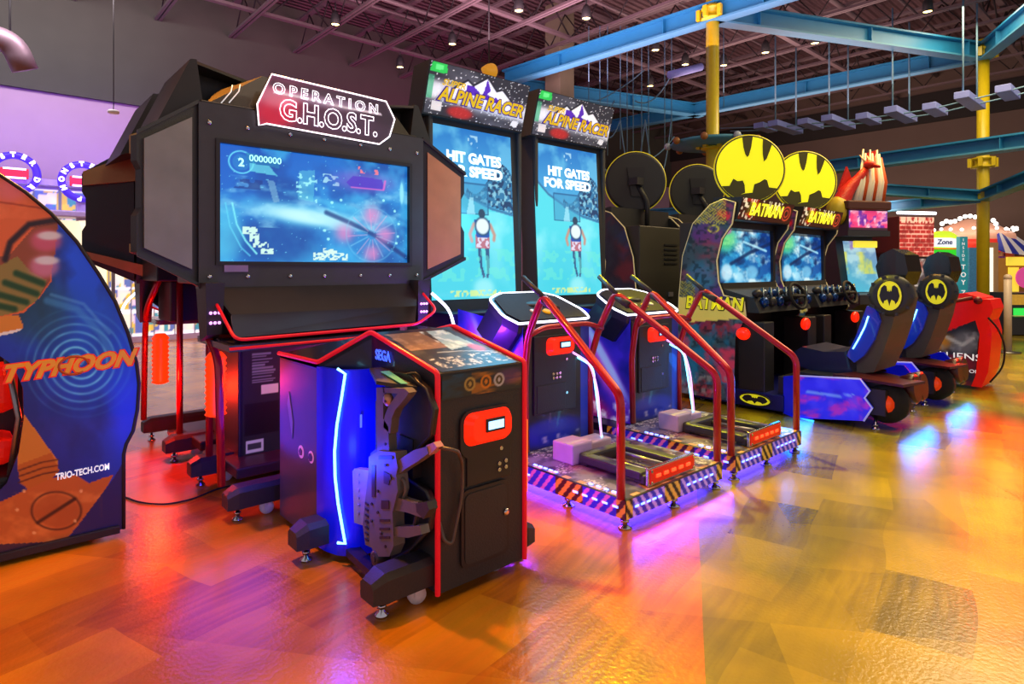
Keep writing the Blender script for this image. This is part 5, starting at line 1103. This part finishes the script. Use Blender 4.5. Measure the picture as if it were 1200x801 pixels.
panel('screen', bkc, Z0, [(-.27,-.006,.95),(.27,-.006,.95),(.27,-.006,1.4),(-.27,-.006,1.4)], 30, 30, fig, SCR)
# -- red gun game at the right end of the row
O = Vector((7.85, 2.3, 0)); UA = 7.85
al = thing('red_shooting_cabinet', O, 'shooting game right of the headrests with glossy red hood and red curved front', 'arcade machine')
def U(l, u=UA): return [Vector((u, pu(x,y,u).y, max(.03, pu(x,y,u).z))) for x, y in l]
sp_ = [(1070,440),(1078,395),(1090,372),(1098,352),(1150,352),(1152,375),(1146,400),(1144,430),(1142,455),(1100,449)]
m = MB(O); m.hexa(U(sp_), [p+Vector((.5,0,0)) for p in U(sp_)]); bd = m.done('gun_console', BLACK, al)
def ala(A):
    A.fill('#23242c'); A.poly([(1060,387),(1110,388),(1135,378),(1160,360),(1160,340),(1060,340)], '#d41c14'); A.ell(1100, 400, 16, 10, '#c88020', .9, .6); A.ell(1092, 398, 8, 6, '#c83020', .9, .5); A.ell(1130, 402, 16, 14, '#707078', .8, .6); A.line([(1110,395),(1128,404),(1140,396)], 2, '#b8b8b8', .8); A.cloud('#8c8c94', .12, .12, .55, .7, 4, .6, (A.Y > 388)*(A.Y < 420)); A.speck('#d0c840', .5, .4, .75, 9, .8, (A.Y > 440)); A.cloud('#a01828', .06, .06, .5, .7, 12, .6, (A.Y > 415))
ap = polypanel('side_artwork', bd, O, [p-Vector((.004,0,0)) for p in U(sp_)], .02, ala, pmat('lit_side_print', .3, .3))
m = MB(O); c = U([(1118,417)])[0]; m.text('ALIENS', c-Vector((.008,.04,0)), (0,-1,0), (0,0,1), .10, 0, .002, fit=.40); c = U([(1120,433)])[0]; m.text('ARMAGEDDON', c-Vector((.008,0,0)), (0,-1,0), (0,0,1), .05, 0, .002, fit=.42); m.done('side_lettering', TXW, ap)
m = MB(O); hp_ = [(1096,353),(1104,346),(1130,343),(1150,349),(1152,372),(1135,378),(1112,386),(1088,384)]
m.hexa(U(hp_, UA-.02), [p+Vector((.56,0,0)) for p in U(hp_, UA-.02)]); m.done('red_hood', REDFAB, al)
m = MB(O); cp = [(1146,350),(1160,351),(1164,362),(1158,376),(1162,390),(1161,410),(1158,436),(1150,454),(1138,457),(1143,440),(1146,415),(1148,392),(1142,372)]
m.hexa(U(cp, UA-.03), [p+Vector((.5,0,0)) for p in U(cp, UA-.03)]); m.done('curved_red_front', REDFAB, al)
for s_, e_ in ((0, 0), (.25, .02)):
    q = [U([(1158,372)], UA-.04+s_)[0], U([(1170,385)], UA+s_)[0], U([(1178,405)], UA+s_)[0], U([(1176,430)], UA+s_)[0], U([(1160,448)], UA-.02+s_)[0]]
    MB(O).tube(fillet(q, .15, 6), .009, 6).done('gun_cable', RUBBER, al)
m = MB(O); m.box((7.95, 2.0, .05), (8.35, 2.35, .8), 0, .02); m.done('rear_body', BLACK, al)
m = MB(O); q = U([(1092,357),(1096,352),(1140,349),(1146,352)], UA-.06); m.tube([q[0], q[2]], .02, 8); m.ball(q[3], .04); m.tube([q[1], q[1]+Vector((0,0,-.1))], .018, 8); m.done('mounted_gun', mat('dark_red_gun', '#6c1018', .35), al)

# ================================================================ RIGHT BACKGROUND KIOSKS
def at2(px, py, t): return pt(px, py, t)
def card(name, parent, O, x0, x1, y0, y1, t, fn, nx, ny, mt):
    """upright sign facing the aisle, turned square to the view line of the hall"""
    a = pt(x0, y1, t); b = pt(x1, y1, t); c = pt(x1, y0, t); d = pt(x0, y0, t)
    return panel(name, parent, O, [a, b, c, d], nx, ny, fn, mt)
def blockm(m, x0, x1, y0, y1, t, depth, mi=0, zmin=None):
    a = [pt(x0, y1, t), pt(x1, y1, t), pt(x1, y0, t), pt(x0, y0, t)]
    if zmin is not None: a[0].z = a[1].z = zmin
    fwd = Vector((CC, SS, 0)); m.hexa(a, [p + fwd*depth for p in a], mi)
VX = Vector((SS, -CC, 0)); VU = Vector((0,0,1))
# green claw game
O = Vector((*pt(1113, 300, 12.5).xy, 0))
g = thing('green_prize_game', O, 'bright green prize game with a yellow and white arched header, right of the headrests', 'arcade machine')
m = MB(O); blockm(m, 1088, 1122, 330, 420, 12.5, .6, 0, 0.); m.done('cabinet', mat('brown_green_cabinet', '#6a5a38', .5), g)
m = MB(O); blockm(m, 1092, 1124, 292, 330, 12.5, .5); hb = m.done('green_header', mat('lit_green', '#30c828', .4, emit='#38d828', es=.7), g)
m = MB(O); m.text('ZONE', pt(1109, 313, 12.47), VX, VU, .22, 0, .004, bold=.004); m.done('header_lettering', TXW, hb)
m = MB(O); cc = pt(1107, 290, 12.45); n = 20; fwd = Vector((CC, SS, 0))
q = [cc + VX*(.36*math.cos(a)) + VU*(.34*math.sin(a)) for a in np.linspace(0, math.pi, n)]; m.hexa(q, [p+fwd*.3 for p in q]); q = [cc-fwd*.03 + VX*x + VU*z for x, z in ((-.3,.02),(.3,.0),(.3,.16),(.1,.2),(-.3,.2))]; m.hexa(q, [p+fwd*.03 for p in q], 1); ah = m.done('arched_header', [mat('lit_yellow_green', '#c8e830', .4, emit='#d0f030', es=.7), mat('lit_white', '#f0f4ff', .4, emit='#f0f4ff', es=.8)], g)
m = MB(O); m.text('Zone', cc-fwd*.04+VU*.11-VX*.02, VX, VU+VX*.1, .14, 0, .002, bold=.003); m.done('arch_lettering', mat('navy_lettering', '#1c2c80', .5), ah)
m = MB(O)
for k in range(22): m.ball(pt(1094+random.random()*30, 333+random.random()*10, 12.4), .05, k % 3, seg=8)
m.done('plush_heap', [mat('brown_plush', '#8a5a38', .9), mat('cream_plush', '#d8c8a8', .9), mat('rust_plush', '#a84828', .9)], g); g.children[-1]['kind'] = 'stuff'
# teal banner
O = Vector((*pt(1132, 300, 12.0).xy, 0))
g = thing('teal_banner_column', O, 'tall teal column with vertical white lettering beside the green prize game', 'sign')
m = MB(O); blockm(m, 1125, 1134, 277, 420, 12.0, .1, 0, 0.); blockm(m, 1136, 1145, 290, 420, 12.15, .1, 1, 0.); bcol = m.done('column_body', [mat('teal_lit', '#2090a0', .4, emit='#20a0b0', es=.3), mat('blue_speckled', '#3878a0', .4, emit='#4080b0', es=.2, var=.6, scale=30)], g)
m = MB(O)
for k, ch in enumerate('INSIDE'): m.text(ch, pt(1129, 281+k*4.6, 11.97), VX, VU, .075, 0, .002)
for k, ch in enumerate('TOY'): m.text(ch, pt(1129, 313+k*9, 11.97), VX, VU, .13, 0, .002, bold=.002)
for k, ch in enumerate('ZONE'): m.text(ch, pt(1129, 343+k*8, 11.97), VX, VU, .13, 0, .002, bold=.002)
m.done('vertical_lettering', TXW, bcol)
# carousel kiosk
O = Vector((*pt(1140, 300, 13.5).xy, 0))
g = thing('carousel_kiosk', O, 'round redemption kiosk with a bulb studded scalloped crown behind the far yellow pole', 'kiosk')
CR = pt(1138, 300, 14.2)
m = MB(O); m.lathe([(.78,-.0),(.8,.28),(.75,.3)], (CR.x, CR.y, 1.62), seg=28); m.done('red_drum', mat('lit_red_drum', '#d03028', .4, emit='#e03828', es=.5, var=.3, scale=4), g)
m = MB(O); m.lathe([(.75,0),(.82,.03),(.8,.14),(.5,.34),(.1,.5)], (CR.x, CR.y, 1.9), seg=28); m.done('crown', mat('peach_lit_crown', '#e8b098', .4, emit='#f0a888', es=.45, var=.3, scale=5), g)
m = MB(O)
for k in range(24): a = k*2*math.pi/24; m.ball((CR.x+.82*math.cos(a), CR.y+.82*math.sin(a), 2.12+.04*abs(math.sin(k*.8))), .035, seg=8)
for x, y in ((1104,262),(1109,259),(1114,260),(1119,259),(1125,256),(1131,253.5),(1137,253),(1143,254),(1148,256),(1164,258),(1167,262)): m.ball(pt(x, y, 13.4), .045, seg=8)
m.done('bulb', mat('white_bulb', '#ffffff', .3, emit='#fff4e8', es=4), g, split=True)
m = MB(O)
for k in range(8): a = k*math.pi/4+.2; m.box((CR.x+.7*math.cos(a)-.07, CR.y+.7*math.sin(a)-.07, 0), (CR.x+.7*math.cos(a)+.07, CR.y+.7*math.sin(a)+.07, 1.66))
m.lathe([(.6,0),(.62,.8),(.5,.82)], (CR.x, CR.y, 0), seg=20, m=1); m.done('posts_and_counter', [mat('tan_lit_post', '#b89468', .5), mat('ochre_counter', '#8c6a30', .5)], g)
m = MB(O); blockm(m, 1157, 1164, 290, 350, 12.6, .08); blockm(m, 1155, 1170, 284, 405, 12.7, .2, 1, 0.); m.done('lit_post', [mat('lit_cream_strip', '#fff0d8', .4, emit='#fff0d8', es=1.1, var=.4, scale=14), mat('tan_lit_post', '#b89468', .5)], g)
# tent canopy
O = Vector((*pt(1185, 300, 14).xy, 0))
g = thing('striped_canopy_booth', O, 'orange booth under a blue and white striped tent canopy at the right edge', 'booth')
m = MB(O); ap_ = pt(1167, 262, 13.8)
rim = [pt(x, y, 13.0 if i % 2 else 14.6) for i, (x, y) in enumerate(())] 
edge = [pt(1170, 293, 12.9), pt(1178, 296, 12.7), pt(1186, 297, 12.7), pt(1194, 298, 12.9), pt(1203, 299, 13.1), pt(1214, 300, 13.4), pt(1226, 300, 14)]
for k in range(len(edge)-1): m.hexa([ap_, edge[k], edge[k+1]], [p+Vector((0,0,.02)) for p in (ap_, edge[k], edge[k+1])], k % 2)
m.done('canopy', [mat('royal_blue_stripe', '#2838b0', .5, emit='#2838b0', es=.15), mat('cream_stripe', '#e8e0e0', .5, emit='#e8e0e0', es=.2)], g)
m = MB(O); blockm(m, 1172, 1200, 300, 395, 13.4, .5, 0, 0.); blockm(m, 1180, 1230, 302, 395, 13.0, .4, 1, 0.); m.done('booth_body', [mat('orange_lit_panel', '#d88030', .5, emit='#e08830', es=.25, var=.3), mat('ochre_panel', '#b08838', .5)], g)
m = MB(O); blockm(m, 1181, 1225, 301, 311, 12.9, .05); blockm(m, 1183, 1194, 313, 345, 12.9, .04); sgn = m.done('yellow_sign', mat('yellow_lit', '#f0d848', .4, emit='#f8e040', es=.7), g)
m = MB(O); blockm(m, 1172, 1178, 300, 340, 13.3, .05); m.done('purple_strip', mat('purple_lozenge', '#703078', .4, emit='#703078', es=.2), g)
m = MB(O); c = pt(1202, 325, 12.85); m.lathe([(.22,0),(.22,.03)], c, axis=(-CC,-SS,0), seg=20); m.done('magenta_round_sign', mat('magenta_lit', '#d84898', .4, emit='#e050a0', es=.5), g)
# black cabinet with green screen at right edge
O = Vector((*pt(1200, 380, 11.4).xy, 0))
g = thing('dark_ticket_cabinet', O, 'low black cabinet with a small green screen cut by the right edge of the photo', 'cabinet')
m = MB(O); blockm(m, 1186, 1235, 343, 386, 11.5, .6, 0, 0.02); m.done('cabinet', BLACK, g)
m = MB(O); blockm(m, 1189, 1225, 361, 371, 11.46, .03); m.done('green_screen', mat('green_lit', '#30c040', .4, emit='#30e050', es=.9), g)
m = MB(O); blockm(m, 1186, 1235, 345, 357, 11.46, .03); m.done('counter_items', mat('amber_items', '#b89030', .4, emit='#c89830', es=.5, var=.7, scale=10), g)
# bollard
b = pz(1181, 413, 0); t_ = 9.18
g = thing('white_post', (b.x, b.y, 0), 'slim white post on a round base standing on the floor near the right edge', 'post')
m = MB(b); m.lathe([(.16,0),(.16,.015),(.05,.03)], (b.x, b.y, 0), seg=20); m.done('base', STEELD, g)
m = MB(b); m.cyl((b.x, b.y, .02), (b.x, b.y, 1.1), .05, seg=14); m.ball((b.x, b.y, 1.12), .055); m.done('shaft', mat('off_white_shaft', '#c8b8a8', .4), g)
m = MB(b); m.tube([(b.x, b.y, .55), (b.x+.6, b.y-1.2, .55)], .008, 6); m.done('belt', mat('pale_belt', '#b8a890', .5), g)

# ================================================================ CAMERA, AMBIENT FILL AND LAMPS
cam = bpy.data.cameras.new('camera'); co = bpy.data.objects.new('camera', cam); COL.objects.link(co)
cam.sensor_width = 36; cam.lens = 21.6; cam.shift_y = -85.5/1200; cam.clip_end = 100
co.location = (0, 0, H); co.rotation_euler = (R(90), 0, math.atan2(SS, CC) - R(90)); SC.camera = co
w = bpy.data.worlds.new('hall_ambience'); SC.world = w; w.use_nodes = True
bg = w.node_tree.nodes['Background']; bg.inputs[0].default_value = (*lin('#c8bcc4'), 1); bg.inputs[1].default_value = .8  # plain fill added through the hall's open side behind the camera
def area(loc, col, e, sx, sy=None, tgt=None, spread=180):
    l = bpy.data.lights.new('lamp', 'AREA'); l.energy = e; l.color = lin(col); l.shape = 'RECTANGLE'; l.size = sx; l.size_y = sy or sx; l.spread = R(spread)
    o = bpy.data.objects.new('lamp', l); COL.objects.link(o); o.location = loc
    d = (Vector(tgt) - Vector(loc)) if tgt else Vector((0,0,-1)); o.rotation_euler = d.to_track_quat('-Z', 'Y').to_euler(); return o
def point(loc, col, e, r=.05):
    l = bpy.data.lights.new('lamp', 'POINT'); l.energy = e; l.color = lin(col); l.shadow_soft_size = r
    o = bpy.data.objects.new('lamp', l); COL.objects.link(o); o.location = loc; return o
def spot(loc, tgt, col, e, ang=60, blend=.6, r=.1):
    l = bpy.data.lights.new('lamp', 'SPOT'); l.energy = e; l.color = lin(col); l.spot_size = R(ang); l.spot_blend = blend; l.shadow_soft_size = r
    o = bpy.data.objects.new('lamp', l); COL.objects.link(o); o.location = loc; o.rotation_euler = (Vector(tgt)-Vector(loc)).to_track_quat('-Z', 'Y').to_euler(); return o
# overhead area fills added out of view, and spots onto the floor
area((2.5, .8, 5.4), '#ffe0c0', 70, 3, 2); area((7, 1, 5.4), '#ffe8a0', 150, 3, 2); area((11, 1.5, 5.4), '#ffdca8', 340, 3, 3)
area((.5, 9.5, 5.3), '#fff0f0', 160, 3, 1, (.5, 12.5, 2.5))
spot((.4, 3.4, 5.3), (1.2, .9, 0), '#ff9830', 700, 75); spot((2.3, 5.9, 5.3), (1.3, 1.7, 0), '#ffb050', 2600, 55, .4, .05)
spot((5.5, 4.6, 5.2), (3.6, .6, 0), '#fff020', 1700, 42); spot((9, 3, 5.3), (8.5, .5, 0), '#ffb040', 700, 70)  # spots added for the floor's yellow highlight and warm far end
# coloured wash
area((6, 6, 4.6), '#f0b8c4', 560, 5, 5, (6, 6.01, 8)); area((1, 7, 4.4), '#f0bcc4', 520, 4, 4, (1, 7.01, 8)); area((12, 6, 4.4), '#c8a098', 340, 5, 5, (12, 6.01, 8))
area((1, 11.2, 2.7), '#6838ff', 36, 4, .4, (1, 12.5, 3.3)); area((7, 10, 3), '#c04890', 200, 5, .6, (7, 12.5, 3.5)); area((14, 6, 2.5), '#b09080', 320, 4, 2, (18.5, 5, 3))
point((1.8, 3.6, .55), '#ff3010', 16); point((.9, 4.4, .45), '#ff2a10', 20); point((1.0, 3.2, .5), '#4030ff', 10, .3)
point((1.12, 2.27, .45), '#1830ff', 6, .04); point((2.2, 2.9, .8), '#9030ff', 14); point((2.0, 2.2, .25), '#b030ff', 8)
area((2.8, 2.4, .04), '#3828ff', 50, .8, 1.0); area((3.83, 2.4, .04), '#3828ff', 50, .8, 1.0); area((2.8, 1.78, .05), '#5020ff', 12, .9, .05, (2.8, 1.2, 0))
area((5.1, 2.2, .13), '#1c7cff', 5.5, .12, 1.1, (4.98, 2.2, 0)); area((5.6, 1.48, .13), '#1c7cff', 5.5, .8, .12, (5.6, 1.3, 0)); area((6.85, 1.48, .13), '#1c7cff', 5.5, .8, .12, (6.85, 1.3, 0))
spot((7.6, 1.3, 1.0), (5.7, 1.15, 0), '#ff2008', 260, 45, .8)  # spot added to stand in for the red hood reflecting on the floor
area((7.95, 1.3, .75), '#ff1808', 30, .3, .3, (7.7, .55, 0), 80); point((2.9, 3.1, 1.6), '#60d0ff', 20, .3)
VS = SC.view_settings; SC.display_settings.display_device = 'sRGB'; VS.view_transform = 'Standard'; VS.look = 'None'; VS.exposure = 0.; VS.gamma = 1.; VS.use_curve_mapping = False
